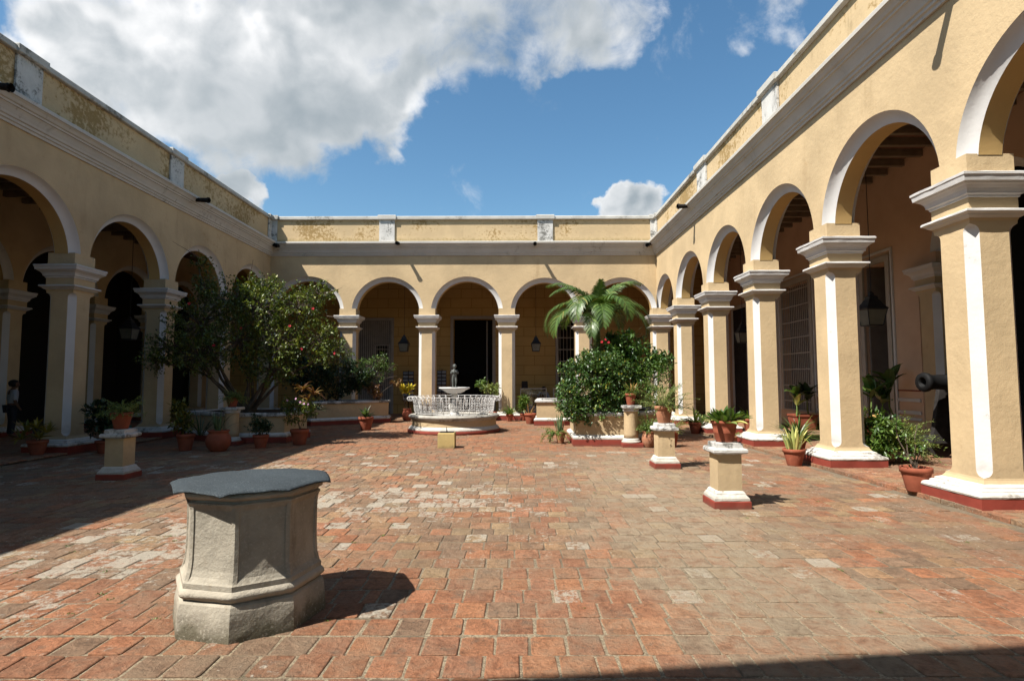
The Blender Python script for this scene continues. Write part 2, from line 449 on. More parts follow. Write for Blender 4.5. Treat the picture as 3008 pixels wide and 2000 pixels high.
    c = N.mix(1.0, c, (0.74, 0.74, 0.74), 'MULTIPLY')
    N.l.new(c, bs.inputs['Base Color'])
    bs.inputs['Roughness'].default_value = 1.0
    N.l.new(N.bump(N.noise(p, 90, 5, 0.7), 1.0, 0.012), bs.inputs['Normal'])
    MATS['mortar'] = m


brick_mat()


def block_wall_mat():
    m = mat('block_plaster', (0.62, 0.40, 0.145), 0.9, 0.07, 0.9, 0.2, 14, 0.2)
    N = NT(m.node_tree)
    bs = N.n['Principled BSDF']
    src = bs.inputs['Base Color'].links[0].from_socket
    s = N.sep(N.pos())
    cv = N.node('ShaderNodeCombineXYZ')
    N.l.new(s[0], cv.inputs[0])
    N.l.new(s[2], cv.inputs[1])
    b = N.node('ShaderNodeTexBrick')
    N.l.new(cv.outputs[0], b.inputs['Vector'])
    b.inputs['Scale'].default_value = 1.0
    b.inputs['Brick Width'].default_value = 0.98
    b.inputs['Row Height'].default_value = 0.45
    b.inputs['Mortar Size'].default_value = 0.012
    b.inputs['Color1'].default_value = (1, 1, 1, 1)
    b.inputs['Color2'].default_value = (0.93, 0.93, 0.93, 1)
    b.inputs['Mortar'].default_value = (0.55, 0.5, 0.45, 1)
    N.l.new(N.mix(1.0, src, b.outputs['Color'], 'MULTIPLY'), bs.inputs['Base Color'])


block_wall_mat()

# ------------------------------------------------------------------ mesh helpers
class MB:
    def __init__(self):
        self.v = []
        self.f = []
        self.a = []          # per-face value
        self.val = None

    def add(self, vs, fs):
        o = len(self.v)
        self.v.extend([tuple(x) for x in vs])
        for q in fs:
            self.f.append(tuple(i + o for i in q))
            if self.val is not None:
                self.a.append(self.val)

    def box(self, x0, x1, y0, y1, z0, z1):
        self.add([(x0, y0, z0), (x1, y0, z0), (x1, y1, z0), (x0, y1, z0), (x0, y0, z1), (x1, y0, z1), (x1, y1, z1), (x0, y1, z1)],
                 [(0, 3, 2, 1), (4, 5, 6, 7), (0, 1, 5, 4), (1, 2, 6, 5), (2, 3, 7, 6), (3, 0, 4, 7)])

    def rings(self, rings, closed=True, cap0=False, cap1=False):
        n = len(rings[0])
        vs = [p for r in rings for p in r]
        fs = []
        for k in range(len(rings) - 1):
            for i in range(n if closed else n - 1):
                j = (i + 1) % n
                fs.append((k * n + i, k * n + j, (k + 1) * n + j, (k + 1) * n + i))
        if cap0:
            fs.append(tuple(reversed(range(n))))
        if cap1:
            fs.append(tuple(range((len(rings) - 1) * n, len(rings) * n)))
        self.add(vs, fs)

    def lathe(self, prof, c=(0, 0), n=24, cap0=True, cap1=True, flute=None):
        rs = []
        for (r, z) in prof:
            ring = []
            for i in range(n):
                t = 2 * math.pi * i / n
                rr = r * (1 + (flute(t, z) if flute else 0))
                ring.append((c[0] + rr * math.cos(t), c[1] + rr * math.sin(t), z))
            rs.append(ring)
        self.rings(rs, True, cap0, cap1)

    def tube(self, pts, rad, n=6, cap=True):
        pts = [Vector(p) for p in pts]
        if not hasattr(rad, '__len__'):
            rad = [rad] * len(pts)
        rs = []
        prev = None
        for i, p in enumerate(pts):
            t = (pts[min(i + 1, len(pts) - 1)] - pts[max(i - 1, 0)])
            if t.length < 1e-9:
                t = Vector((0, 0, 1))
            t.normalize()
            if prev is None:
                x = t.orthogonal().normalized()
            else:
                x = (prev - t * prev.dot(t))
                x = x.normalized() if x.length > 1e-6 else t.orthogonal().normalized()
            prev = x
            y = t.cross(x)
            rs.append([tuple(p + (x * math.cos(2 * math.pi * k / n) + y * math.sin(2 * math.pi * k / n)) * rad[i]) for k in range(n)])
        self.rings(rs, True, cap, cap)

    def rect_loft(self, cx, cy, prof, hx, hy, cap0=True, cap1=True, m=1, wob=0.0):
        """prof = [(offset, z)] around a rectangle of half sizes hx, hy; m pieces a side, hand-made wobble"""
        rs = []
        r = random.Random(int((cx * 31 + cy * 17 + prof[0][1] * 1000) * 10) + len(prof))
        side = [r.uniform(-1, 1) for _ in range(4 * m)]
        for (o, z) in prof:
            a, b = hx + o, hy + o
            cor = [(cx - a, cy - b), (cx + a, cy - b), (cx + a, cy + b), (cx - a, cy + b)]
            ring = []
            for i in range(4):
                p, q = cor[i], cor[(i + 1) % 4]
                for k in range(m):
                    t = k / m
                    w1 = wob * (0.6 * side[i * m + k] + 0.4 * r.uniform(-1, 1))
                    w2 = wob * 0.6 * r.uniform(-1, 1)
                    kk = 1 - (0.6 * wob / max(a, b) if k == 0 and wob else 0)
                    x, y = p[0] + (q[0] - p[0]) * t, p[1] + (q[1] - p[1]) * t
                    nx, ny = ((0, -1), (1, 0), (0, 1), (-1, 0))[i]
                    ring.append((cx + (x - cx) * kk + nx * w1, cy + (y - cy) * kk + ny * w1, z + w2))
            rs.append(ring)
        self.rings(rs, True, cap0, cap1)

    def poly_loft(self, poly, prof, cap0=True, cap1=True):
        rs = []
        for (o, z) in prof:
            rs.append([(x, y, z) for (x, y) in offset_poly(poly, o)])
        self.rings(rs, True, cap0, cap1)

    def mesh(self, name, smooth=False):
        me = bpy.data.meshes.new(name)
        me.from_pydata(self.v, [], self.f)
        if self.a:
            at = me.attributes.new('v', 'FLOAT', 'FACE')
            at.data.foreach_set('value', np.array(self.a, dtype=np.float32))
        if smooth:
            me.shade_smooth() if hasattr(me, 'shade_smooth') else None
        me.update()
        return me


def offset_poly(poly, o):
    """offset outward a counter-clockwise polygon"""
    n = len(poly)
    out = []
    for i in range(n):
        p0, p1, p2 = Vector(poly[i - 1]), Vector(poly[i]), Vector(poly[(i + 1) % n])
        d1 = (p1 - p0).normalized()
        d2 = (p2 - p1).normalized()
        n1 = Vector((d1.y, -d1.x))
        n2 = Vector((d2.y, -d2.x))
        b = n1 + n2
        k = o / max(0.35, (1 + n1.dot(n2)))
        q = p1 + b * k
        out.append((q.x, q.y))
    return out


LOC = {}


def thing(name, loc, label, cat, group=None):
    o = bpy.data.objects.new(name, None)
    o.empty_display_size = 0.2
    COL.objects.link(o)
    o.location = loc
    LOC[o] = Vector(loc)
    o['label'] = label
    o['category'] = cat
    if group:
        o['group'] = group
    return o


def link(name, me, material=None, parent=None, loc=(0, 0, 0), rz=0.0):
    o = bpy.data.objects.new(name, me)
    COL.objects.link(o)
    if material and len(me.materials) == 0:
        me.materials.append(MATS[material])
    if parent is not None:
        o.parent = parent
    o.location = loc
    o.rotation_euler = (0, 0, rz)
    return o


def top_of(p):
    while p.parent is not None:
        p = p.parent
    return p


def part(name, mb, material, parent, smooth=False, label=None, bevel=None):
    """mb in world coordinates; parent chain has no rotation, origin at its thing's base"""
    t = top_of(parent)
    L = LOC[t]
    if L.length > 0:
        mb.v = [(x - L.x, y - L.y, z - L.z) for (x, y, z) in mb.v]
    o = link(name, mb.mesh(name, smooth), material, parent)
    if label:
        o['label'] = label
    if bevel:
        add_bevel(o, bevel)
    return o


def add_bevel(o, w, seg=2):
    b = o.modifiers.new('bevel', 'BEVEL')
    b.width = w
    b.segments = seg
    b.limit_method = 'ANGLE'
    b.angle_limit = R(40)


def solo(name, mb, material, label, cat, group=None, smooth=False, kind=None):
    o = link(name, mb.mesh(name, smooth), material)
    if label:
        o['label'] = label
    if cat:
        o['category'] = cat
    if group:
        o['group'] = group
    if kind:
        o['kind'] = kind
    LOC[o] = Vector((0, 0, 0))
    return o


# ------------------------------------------------------------------ the ground
XR, XL, YB = 5.72, -9.75, 22.96
mb = MB()
mb.box(-250, 250, -250, 250, -0.30, -0.06)
solo('ground', mb, 'ground_earth', None, None, kind='structure')

# courtyard floor: a mortar bed and single bricks laid in courses
mb = MB()
mb.box(XL - 0.6, XR - 0.20, 0.2, YB + 0.35, -0.055, -0.007)
floor = solo('courtyard_floor', mb, 'mortar', None, None, kind='structure')


def brick_geo(cx, cy, sx, sy, yaw, z, r, tiltx, tilty, sink=0.035, ch=0.004):
    """worn brick: eight-cornered top with rolled edge"""
    hx, hy = sx / 2, sy / 2
    c = min(hx, hy) * r.uniform(0.05, 0.17)
    pts = [(-hx + c, -hy), (hx - c, -hy), (hx, -hy + c), (hx, hy - c), (hx - c, hy), (-hx + c, hy), (-hx, hy - c), (-hx, -hy + c)]
    ca, sa = math.cos(yaw), math.sin(yaw)
    ring = []
    for (x, y) in pts:
        x += r.uniform(-0.004, 0.004)
        y += r.uniform(-0.004, 0.004)
        ring.append((x, y))
    vs = []
    for lev in range(3):
        k = (0.93, 0.985, 1.0)[lev]
        dz = (0.0, -ch, -sink)[lev]
        for (x, y) in ring:
            xx, yy = x * k, y * k
            vs.append((cx + xx * ca - yy * sa, cy + xx * sa + yy * ca, z + dz + (tiltx * xx + tilty * yy if lev < 2 else 0)))
    fs = [tuple(range(8))]
    for lev in range(2):
        for i in range(8):
            j = (i + 1) % 8
            fs.append((lev * 8 + i, (lev + 1) * 8 + i, (lev + 1) * 8 + j, lev * 8 + j))
    return vs, fs


def brick_colour(x, y, r):
    red = [(0.40, 0.165, 0.08), (0.37, 0.145, 0.07), (0.42, 0.18, 0.085), (0.36, 0.155, 0.085), (0.33, 0.135, 0.07)]
    mixd = [(0.35, 0.18, 0.10), (0.33, 0.19, 0.11), (0.29, 0.18, 0.11), (0.37, 0.23, 0.125), (0.26, 0.175, 0.115), (0.38, 0.27, 0.15), (0.36, 0.165, 0.09)]
    brown = [(0.24, 0.155, 0.10), (0.22, 0.15, 0.10), (0.27, 0.17, 0.11)]
    far_mix = max(0.0, min(1.0, (y - 4.3) / 1.2))
    if y > 13.2:
        c = r.choice(red + mixd[:2])
        c = tuple(a * 0.95 for a in c)
        lime = r.uniform(0, 0.10)
    else:
        t = r.random()
        if t < 0.10:
            c = r.choice(brown)
        elif t < 0.10 + 0.70 * far_mix:
            c = r.choice(mixd)
        else:
            c = r.choice(red)
        # lime-crusted areas: left front, a band in the middle, scattered whole bricks
        a = math.exp(-((x + 3.4) / 1.7) ** 2 - ((y - 5.6) / 1.7) ** 2) * 1.0
        b = math.exp(-((x + 1.6) / 2.6) ** 2 - ((y - 7.9) / 1.5) ** 2) * 0.85
        d = math.exp(-((y - 10.8) / 0.8) ** 2) * 0.6 * (1 if x < 1.2 else 0.3)
        e = math.exp(-((x + 2.2) / 1.2) ** 2 - ((y - 3.5) / 0.5) ** 2) * 0.5
        lime = max(a, b, d, e) * r.uniform(0.25, 1.15) + r.uniform(0, 0.16)
        if r.random() < 0.04 and y > 3.9:
            lime = r.uniform(0.55, 0.95)
    mean = (0.345, 0.17, 0.095)
    c = tuple(a_ * 0.85 + b_ * 0.15 for a_, b_ in zip(c, mean))
    k = r.uniform(0.84, 1.10)
    return (c[0] * k, c[1] * k, c[2] * k, min(1.0, lime))


def brick_mesh(name, vs, fs, cols):
    me = bpy.data.meshes.new(name)
    me.from_pydata(vs, [], fs)
    at = me.attributes.new('col', 'FLOAT_COLOR', 'FACE')
    at.data.foreach_set('color', np.array(cols, dtype=np.float32).ravel())
    me.materials.append(MATS['brick'])
    return me


bricks = []
brk = random.Random(5)
y = 0.35
row = 0
while y < YB + 0.2:
    py = 0.262 * brk.uniform(0.97, 1.03)
    x = XL - 0.5 + brk.uniform(0, 0.2)
    wob = brk.uniform(-0.01, 0.01)
    skew = 0.012 * math.sin(row * 0.7)
    while x < XR - 0.34:
        w = 0.217 * brk.uniform(0.94, 1.07)
        if brk.random() < 0.025:
            w *= 0.55
        gx = brk.uniform(0.008, 0.022) if y < 5.2 else brk.uniform(0.004, 0.012)
        gy = brk.uniform(0.006, 0.016) if y < 5.2 else brk.uniform(0.004, 0.010)
        cx = x + w / 2
        cy = y + py / 2 + wob + skew * x * 0.08 + 0.006 * math.sin(cx * 2.1 + row)
        if cx + w / 2 < XR - 0.235:
            bricks.append((cx, cy, w - gx, py - gy, brk.uniform(-0.022, 0.022), brk.uniform(-0.005, 0.004)))
        x += w
    y += py
    row += 1

Wv, Hv, Fv = 3008, 2000, 1700
CI = cam.matrix_world.inverted()


def seen_area(cx, cy, sx, sy):
    p = CI @ Vector((cx, cy, 0))
    d = -p.z
    if d < 0.5:
        return 0
    u, v = p.x / d * Fv, p.y / d * Fv
    if abs(u) > 1504 + 40 or abs(v) > 1000 + 40:
        return 0
    return sx * sy * (Fv / d) ** 2 * (1.6 / d)


def over(cx, cy):
    return math.hypot(cx + 1.82, cy - 4.11) < 0.42       # under the well


rank = sorted(range(len(bricks)), key=lambda i: -seen_area(*bricks[i][:4]) if not over(*bricks[i][:2]) else 0)
single = set(rank[:300])
RV, RF, RC = [], [], []
for i, (cx, cy, sx, sy, yaw, z) in enumerate(bricks):
    vs, fs = brick_geo(cx, cy, sx, sy, yaw, z, brk, brk.uniform(-0.012, 0.012), brk.uniform(-0.012, 0.012))
    col = brick_colour(cx, cy, brk)
    if i in single:
        o = link('brick', brick_mesh('brick', [(a - cx, b - cy, c) for a, b, c in vs], fs, [col] * len(fs)), None, floor, (cx, cy, 0))
    else:
        n = len(RV)
        RV += vs
        RF += [tuple(k + n for k in q) for q in fs]
        RC += [col] * len(fs)
o = link('bricks', brick_mesh('bricks', RV, RF, RC), None, floor)
o['kind'] = 'stuff'

# ------------------------------------------------------------------ arcaded wings
ZCAP, ZTRIM, ZSPR, ZTOP = 4.17, 4.43, 4.27, 6.80
CH, CHD = 0.175, 0.15
PW, TT = 0.62, 0.60
Z_EAVE = 7.06
Z_PAR = 8.16


class Frame:
    def __init__(self, O, a, n):
        self.O, self.a, self.n = Vector(O), Vector(a), Vector(n)

    def __call__(self, s, d, z):
        p = self.O + self.a * s - self.n * d
        return (p.x, p.y, z)


# pillar meshes (local: x along wall, y depth, origin at centre of foot)
def pillar_meshes(w, t, tag):
    hx, hy = w / 2, t / 2
    c = 0.115
    z0, z1 = 0.385, 3.535
    e = 0.10
    levels = [(0.30, 0.045), (0.345, 0.03), (0.365, 0.0)]
    shaft = MB()
    # shaft with stopped chamfers: eight-cornered section
    zs = [(0.30, 0.0, 0.05), (0.33, 0.0, 0.03), (0.36, 0.0, 0.008), (z0, 0.0, 0.0)]
    for k in range(1, 7):
        q = k / 6
        zs.append((z0 + e * q, c * math.sqrt(max(0, 1 - (1 - q) ** 2)), 0.0))
    for k in range(6, 0, -1):
        q = k / 6
        zs.append((z1 - e * q, c * math.sqrt(max(0, 1 - (1 - q) ** 2)), 0.0))
    zs += [(z1, 0.0, 0.0), (3.57, 0.0, 0.0), (3.60, 0.0, 0.012), (ZCAP + 0.02, 0.0, 0.012)]
    rs = []
    for (z, cc, o) in zs:
        a, b = hx + o, hy + o
        cc = max(cc, 0.0004)
        rs.append([(-a + cc, -b, z), (a - cc, -b, z), (a, -b + cc, z), (a, b - cc, z), (a - cc, b, z), (-a + cc, b, z), (-a, b - cc, z), (-a, -b + cc, z)])
    shaft.rings(rs, True, True, True)
    me = shaft.mesh('pillar_shaft_' + tag)
    me.materials.append(MATS['pillar_plaster'])
    me.materials.append(MATS['white_paint'])
    # chamfer faces are painted white
    n = 8
    for k in range(len(zs) - 1):
        if zs[k][1] > 0 or zs[k + 1][1] > 0:
            for i in (1, 3, 5, 7):
                me.polygons[k * n + i].material_index = 1
    M = {'shaft': me}
    b = MB()
    b.rect_loft(0, 0, [(0.0, 0.16), (0.185, 0.165), (0.21, 0.18), (0.216, 0.20), (0.205, 0.225), (0.175, 0.238), (0.135, 0.240), (0.135, 0.258), (0.12, 0.270),
                       (0.095, 0.276), (0.095, 0.292), (0.075, 0.305), (0.04, 0.32), (0.0, 0.325)], hx, hy, m=7, wob=0.0045)
    M['base'] = b.mesh('base_' + tag)
    M['base'].materials.append(MATS['white_base'])
    b = MB()
    b.rect_loft(0, 0, [(0.205, -0.06), (0.205, 0.175), (0.195, 0.182)], hx, hy, m=7, wob=0.0045)
    M['plinth'] = b.mesh('plinth_' + tag)
    M['plinth'].materials.append(MATS['red_paint'])
    b = MB()
    b.rect_loft(0, 0, [(0.0, 3.60), (0.03, 3.612), (0.06, 3.632), (0.062, 3.645), (0.095, 3.66), (0.108, 3.672), (0.108, 3.692), (0.095, 3.702), (0.0, 3.712)], hx, hy, m=7, wob=0.0045)
    M['collar'] = b.mesh('collar_' + tag)
    M['collar'].materials.append(MATS['white_paint'])
    b = MB()
    b.rect_loft(0, 0, [(0.0, 3.862), (0.03, 3.866), (0.035, 3.895), (0.06, 3.905), (0.062, 3.93), (0.075, 3.965), (0.105, 4.0), (0.135, 4.018), (0.138, 4.03), (0.16, 4.036),
                       (0.172, 4.10), (0.182, 4.108), (0.184, 4.138), (0.17, 4.146), (0.0, 4.16)], hx, hy, m=7, wob=0.0045)
    M['capital'] = b.mesh('capital_' + tag)
    M['capital'].materials.append(MATS['white_paint'])
    return M


PM = pillar_meshes(PW, TT, 'std')


def put_pillar(wing, x, y, rz, M=PM, z=0.0):
    L = LOC[wing]
    p = link('pillar', M['shaft'], None, wing, (x - L.x, y - L.y, z - L.z), rz)
    for nm, key in (('capital', 'capital'), ('collar_moulding', 'collar'), ('base_moulding', 'base'), ('plinth', 'plinth')):
        c = bpy.data.objects.new(nm, M[key])
        COL.objects.link(c)
        c.parent = p
    return p


def arch_bay(wall, front, back, soff, F, sL, sR, m0, m1, T, ztop, chamf=True):
    """one arch between the pillar edges sL and sR; wall polygon from m0 to m1"""
    c = (sL + sR) / 2
    a = (sR - sL) / 2
    N = 30
    ro = a + CH
    th0 = math.asin((ZTRIM - ZSPR) / ro)
    ths = [th0 + (math.pi - 2 * th0) * k / N for k in range(N + 1)]
    outer = [(c - ro * math.cos(t), ZSPR + ro * math.sin(t)) for t in ths]
    inner = [(c - a * math.cos(t), ZSPR + a * math.sin(t)) for t in ths]
    zi = inner[0][1]
    for d in (0.0, T):
        poly = [(m0, ZCAP - 0.01), (sL, ZCAP - 0.01), (sL, ZTRIM)] + outer + [(sR, ZTRIM), (sR, ZCAP - 0.01), (m1, ZCAP - 0.01), (m1, ztop), (m0, ztop)]
        wall.add([F(s, d, z) for s, z in poly], [tuple(range(len(poly)))])
    for trim, flip in ((front, False), (back, True)):
        prof = []
        for k in range(6):
            t = k / 5
            bow = 0.020 * math.sin(math.pi * t)
            prof.append((CH * (1 - t) + bow, CHD * t + bow))
        strips = []
        for (off, dep) in prof:
            d = T - dep if flip else dep
            strips.append([F(c - (a + off) * math.cos(t), d, ZSPR + (a + off) * math.sin(t)) for t in ths])
        trim.rings(strips, False)
        for side in (0, -1):
            s_in = sL if side == 0 else sR
            pl = [st[side] for st in strips]
            dd = T - CHD if flip else CHD
            pl += [F(s_in, dd, ZTRIM - 0.005), F(s_in, T if flip else 0.0, ZTRIM - 0.005)]
            trim.add(pl, [tuple(range(len(pl)))])
    soff.rings([[F(s, CHD, z) for s, z in inner], [F(s, T - CHD, z) for s, z in inner]], False)
    for s, k in ((sL, 0), (sR, -1)):
        wall.add([F(s, 0, ZCAP - 0.01), F(s, T, ZCAP - 0.01), F(s, T, ZTRIM), F(s, 0, ZTRIM)], [(0, 1, 2, 3)])


CORNICE = [(0.0, 6.55), (0.035, 6.552), (0.045, 6.60), (0.075, 6.615), (0.080, 6.66), (0.11, 6.675), (0.125, 6.72), (0.17, 6.80), (0.20, 6.845), (0.225, 6.85),
           (0.23, 6.885), (0.26, 6.90), (0.29, 6.95), (0.325, 6.985), (0.345, 6.99), (0.352, 7.055), (0.34, 7.07), (0.0, 7.10)]


def extrude_profile(mbx, F, prof, s0, s1, mitre=(1, 1), div=1):
    rs = []
    for k in range(div + 1):
        t = k / div
        ring = []
        for (o, z) in prof:
            a = s0 + o * mitre[0]
            b = s1 - o * mitre[1]
            ring.append(F(a + (b - a) * t, -o, z))
        rs.append(ring)
    mbx.rings(rs, False)


def wing_shell(wing, F, pillars, T, s0, s1, posts, spouts, rz, trims=True, M=PM, seg=None):
    """wall with arches over the given pillar edge pairs, cornice, parapet, posts, spouts"""
    wall, soff = MB(), MB()
    for i in range(len(pillars) - 1):
        sL, sR = pillars[i][1], pillars[i + 1][0]
        m0 = (pillars[i][0] + pillars[i][1]) / 2 if i > 0 else s0
        m1 = (pillars[i + 1][0] + pillars[i + 1][1]) / 2 if i < len(pillars) - 2 else s1
        fr, bk = MB(), MB()
        arch_bay(wall, fr, bk, soff, F, sL, sR, m0, m1, T, ZTOP)
        part('arch_trim', fr, 'white_paint', wing, True)
        part('arch_trim', bk, 'white_paint', wing, True)
    part('arcade_wall', wall, 'plaster', wing)
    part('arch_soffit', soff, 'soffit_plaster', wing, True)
    cb = MB()
    extrude_profile(cb, F, CORNICE, s0, s1, (1, 1), 1)
    part('cornice', cb, 'white_cornice', wing)
    pb = MB()
    q = [(s0, 0.02), (s1, 0.02), (s1, 0.30), (s0, 0.30)]
    pb.rings([[F(s, d, z) for s, d in q] for z in (7.04, 8.03)], True, True, True)
    parapet = part('parapet', pb, 'parapet_plaster', wing)
    kb = MB()
    extrude_profile(kb, F, [(-0.34, 8.02), (0.055, 8.02), (0.075, 8.035), (0.075, 8.135), (0.05, 8.16), (-0.34, 8.165)], s0, s1, (1, 1), 1)
    part('coping', kb, 'coping', parapet)
    for (p0, p1) in posts:
        b = MB()
        q = [(p0, -0.035), (p1, -0.035), (p1, 0.01), (p0, 0.01)]
        b.rings([[F(s, d, z) for s, d in q] for z in (7.075, 8.015)], True, True, True)
        po = part('parapet_post', b, 'white_grimy', wing)
        b = MB()
        q = [(p0 - 0.06, -0.115), (p1 + 0.06, -0.115), (p1 + 0.06, 0.34), (p0 - 0.06, 0.34)]
        q2 = [(p0 - 0.03, -0.085), (p1 + 0.03, -0.085), (p1 + 0.03, 0.31), (p0 - 0.03, 0.31)]
        b.rings([[F(s, d, z) for s, d in (q2 if i in (0, 3) else q)] for i, z in enumerate((8.005, 8.03, 8.175, 8.20))], True, True, True)
        part('post_cap', b, 'coping', po)
    for (s, z, ln, tilt) in spouts:
        b = MB()
        pts = [F(s, 0.2, z + 0.04), F(s + 0.01, -0.30, z + 0.02), F(s + tilt, -ln, z - 0.03)]
        b.tube(pts, [0.062, 0.062, 0.070], 12, False)
        b.tube(pts, [0.048, 0.048, 0.056], 12, False)
        b.tube([F(s + tilt, -ln + 0.05, z - 0.025), F(s + tilt, -ln, z - 0.03)], [0.085, 0.085], 12, False)
        part('rain_spout', b, 'spout', wing, True)


FR = Frame((XR, 0), (0, 1), (-1, 0))
FL = Frame((XL, 0), (0, 1), (1, 0))
FB = Frame((0, YB), (1, 0), (0, -1))

# right wing
right_wing = thing('arcade_wing', (XR, 12, 0), 'sunlit yellow arcaded wing along the right side of the courtyard', 'building', 'wings around the courtyard')
prR = [(0.2, 0.82), (3.90, 4.52), (7.15, 7.77), (10.41, 11.03), (13.64, 14.26), (16.84, 17.46), (20.08, 20.70), (YB, YB + PW)]
wing_shell(right_wing, FR, prR, TT, 0.3, YB, [(16.75, 17.55), (12.1, 12.85), (6.9, 7.5), (1.6, 2.2), (YB - 0.30, YB)],
           [(17.75, 6.96, 0.62, -0.12), (7.05, 6.93, 0.66, 0.05), (22.6, 6.92, .45, 0)], R(90))
for (a, b) in prR[1:-1]:
    put_pillar(right_wing, XR + TT / 2, (a + b) / 2, R(90))

# left wing
left_wing = thing('arcade_wing', (XL, 12, 0), 'shaded ochre arcaded wing along the left side of the courtyard', 'building', 'wings around the courtyard')
prL = [(-0.6, 0.0), (2.65, 3.27), (6.0, 6.62), (9.35, 9.97), (12.70, 13.32), (16.05, 16.67), (19.40, 20.02), (YB, YB + PW)]
wing_shell(left_wing, FL, prL, TT, 0.3, YB, [(10.93, 11.56), (16.05, 16.70), (YB - 0.30, YB), (5.6, 6.2)],
           [(16.95, 6.95, 0.72, -0.1), (22.55, 6.92, .42, 0), (10.2, 6.95, .6, 0)], R(90))
for (a, b) in prL[1:-1]:
    put_pillar(left_wing, XL - TT / 2, (a + b) / 2, R(90))

# back wing
back_wing = thing('arcade_wing', (-2, YB, 0), 'yellow arcaded wing closing the far end of the courtyard', 'building', 'wings around the courtyard')
prB = [(-10.37, -9.52), (-6.94, -6.29), (-3.77, -3.12), (-0.587, 0.063), (2.484, 3.13), (5.563, 6.25)]
wing_shell(back_wing, FB, prB, TT, XL, XR, [(-5.39, -4.77), (0.98, 1.60), (XL, XL + .24), (XR - .20, XR)],
           [(-4.56, 6.97, 0.60, 0), (0.855, 6.93, 0.60, 0), (-9.35, 6.90, .52, 0), (5.3, 6.90, .45, 0)], 0)
PMB = pillar_meshes(0.65, TT, 'wide')
for (a, b) in prB[1:-1]:
    put_pillar(back_wing, (a + b) / 2, YB + TT / 2, 0, PMB)
PMC = pillar_meshes(0.69, 0.64, 'corner')
put_pillar(back_wing, 5.563 + 0.345, YB - 0.02 + 0.32, 0, PMC)
put_pillar(back_wing, -9.52 - 0.345, YB - 0.02 + 0.32, 0, PMC)

# entrance wing, over and behind the camera
B_ = R(7.0)
FF = Frame((0, 0.36), (math.cos(B_), math.sin(B_)), (-math.sin(B_), math.cos(B_)))
front_wing = thing('arcade_wing', (0, -1, 0), 'entrance wing behind the viewer whose roof shades the near paving', 'building', 'wings around the courtyard')
wall = MB()
E_ = 2.9


def front_poly(d):
    pts = [(-9.9, 0.0), (-E_, 0.0), (-E_, 3.6)]
    for k in range(21):
        t = math.pi * k / 20
        pts.append((-E_ * math.cos(t), 3.6 + 2.2 * math.sin(t)))
    pts += [(E_, 3.6), (E_, 0.0), (5.9, 0.0), (5.9, 7.04), (-9.9, 7.04)]
    return [FF(s, d, z) for s, z in pts]


for d in (0.0, 0.6):
    p_ = front_poly(d)
    wall.add(p_, [tuple(range(len(p_)))])
p0, p1 = front_poly(0.0), front_poly(0.6)
wall.rings([p0[1:-4], p1[1:-4]], False)
part('arcade_wall', wall, 'plaster', front_wing)
cb = MB()
extrude_profile(cb, FF, CORNICE, -9.8, 5.8, (1, 1))
part('cornice', cb, 'white_cornice', front_wing)
pb = MB()
pb.rings([[FF(s, d, z) for s, d in ((-9.8, 0.02), (5.8, 0.02), (5.8, 0.3), (-9.8, 0.3))] for z in (7.04, 8.16)], True, True, True)
part('parapet', pb, 'parapet_plaster', front_wing)

# flat roofs, ceilings and beams of the galleries
Z_CEIL = 6.86


def slab(name, wing, x0, x1, y0, y1, z0, z1, m):
    b = MB()
    b.box(x0, x1, y0, y1, z0, z1)
    return part(name, b, m, wing)


XI_R, XI_L, YI_B = 9.40, -14.15, 27.0
slab('roof', right_wing, XR + 0.30, 14.0, 0.6, 32.0, Z_CEIL, 7.03, 'roof_tile')
slab('roof', left_wing, -19.0, XL - 0.30, 0.6, 32.0, Z_CEIL, 7.03, 'roof_tile')
slab('roof', back_wing, XL - 0.295, XR + 0.295, YB + 0.30, 32.0, Z_CEIL, 7.03, 'roof_tile')
slab('roof', front_wing, -19.0, 14.0, -7.0, -0.02 - 0.75, Z_CEIL, 7.03, 'roof_tile')
b = MB()
b.rings([[FF(s, d, z) for s, d in ((-9.7, 0.28), (5.8, 0.28), (5.8, 2.2), (-9.7, 2.2))] for z in (Z_CEIL - 0.02, 7.0)], True, True, True)
part('roof', b, 'roof_tile', front_wing)
yb = 1.2
while yb < 27:
    slab('ceiling_beam', right_wing, XR + TT, XI_R, yb, yb + 0.11, Z_CEIL - 0.17, Z_CEIL - 0.002, 'beam')
    yb += 0.62
yb = 9.5
while yb < 23:
    slab('ceiling_beam', left_wing, XI_L, XL - TT, yb, yb + 0.11, Z_CEIL - 0.17, Z_CEIL - 0.002, 'beam')
    yb += 0.62

# rear walls of the galleries
def wall_box(wing, x0, x1, y0, y1, z0, z1, m='plaster_inner', name='wall'):
    return slab(name, wing, x0, x1, y0, y1, z0, z1, m)


# right gallery: wall with a grilled window, a tall door, and an arch into a dark room nearer the viewer
T_I = 0.45
wx0, wx1 = XI_R, XI_R + T_I
WIN = (18.25, 20.10, 0.55, 4.75)
DOOR = (14.45, 15.40, 0.06, 4.55)
zc = Z_CEIL - 0.003
wall_box(right_wing, wx0, wx1, WIN[1], 31.0, 0, zc, 'plaster_pink')
wall_box(right_wing, wx0, wx1, DOOR[1], WIN[0], 0, zc, 'plaster_pink')
wall_box(right_wing, wx0, wx1, WIN[0], WIN[1], 0, WIN[2], 'plaster_pink')
wall_box(right_wing, wx0, wx1, WIN[0], WIN[1], WIN[3], zc, 'plaster_pink')
wall_box(right_wing, wx0, wx1, DOOR[0], DOOR[1], DOOR[3], zc, 'plaster_pink')
wall_box(right_wing, wx0, wx1, 13.35, DOOR[0], 0, zc, 'plaster_pink')
FRI = Frame((XI_R, 0), (0, 1), (-1, 0))
w_, fr, bk, so = MB(), MB(), MB(), MB()
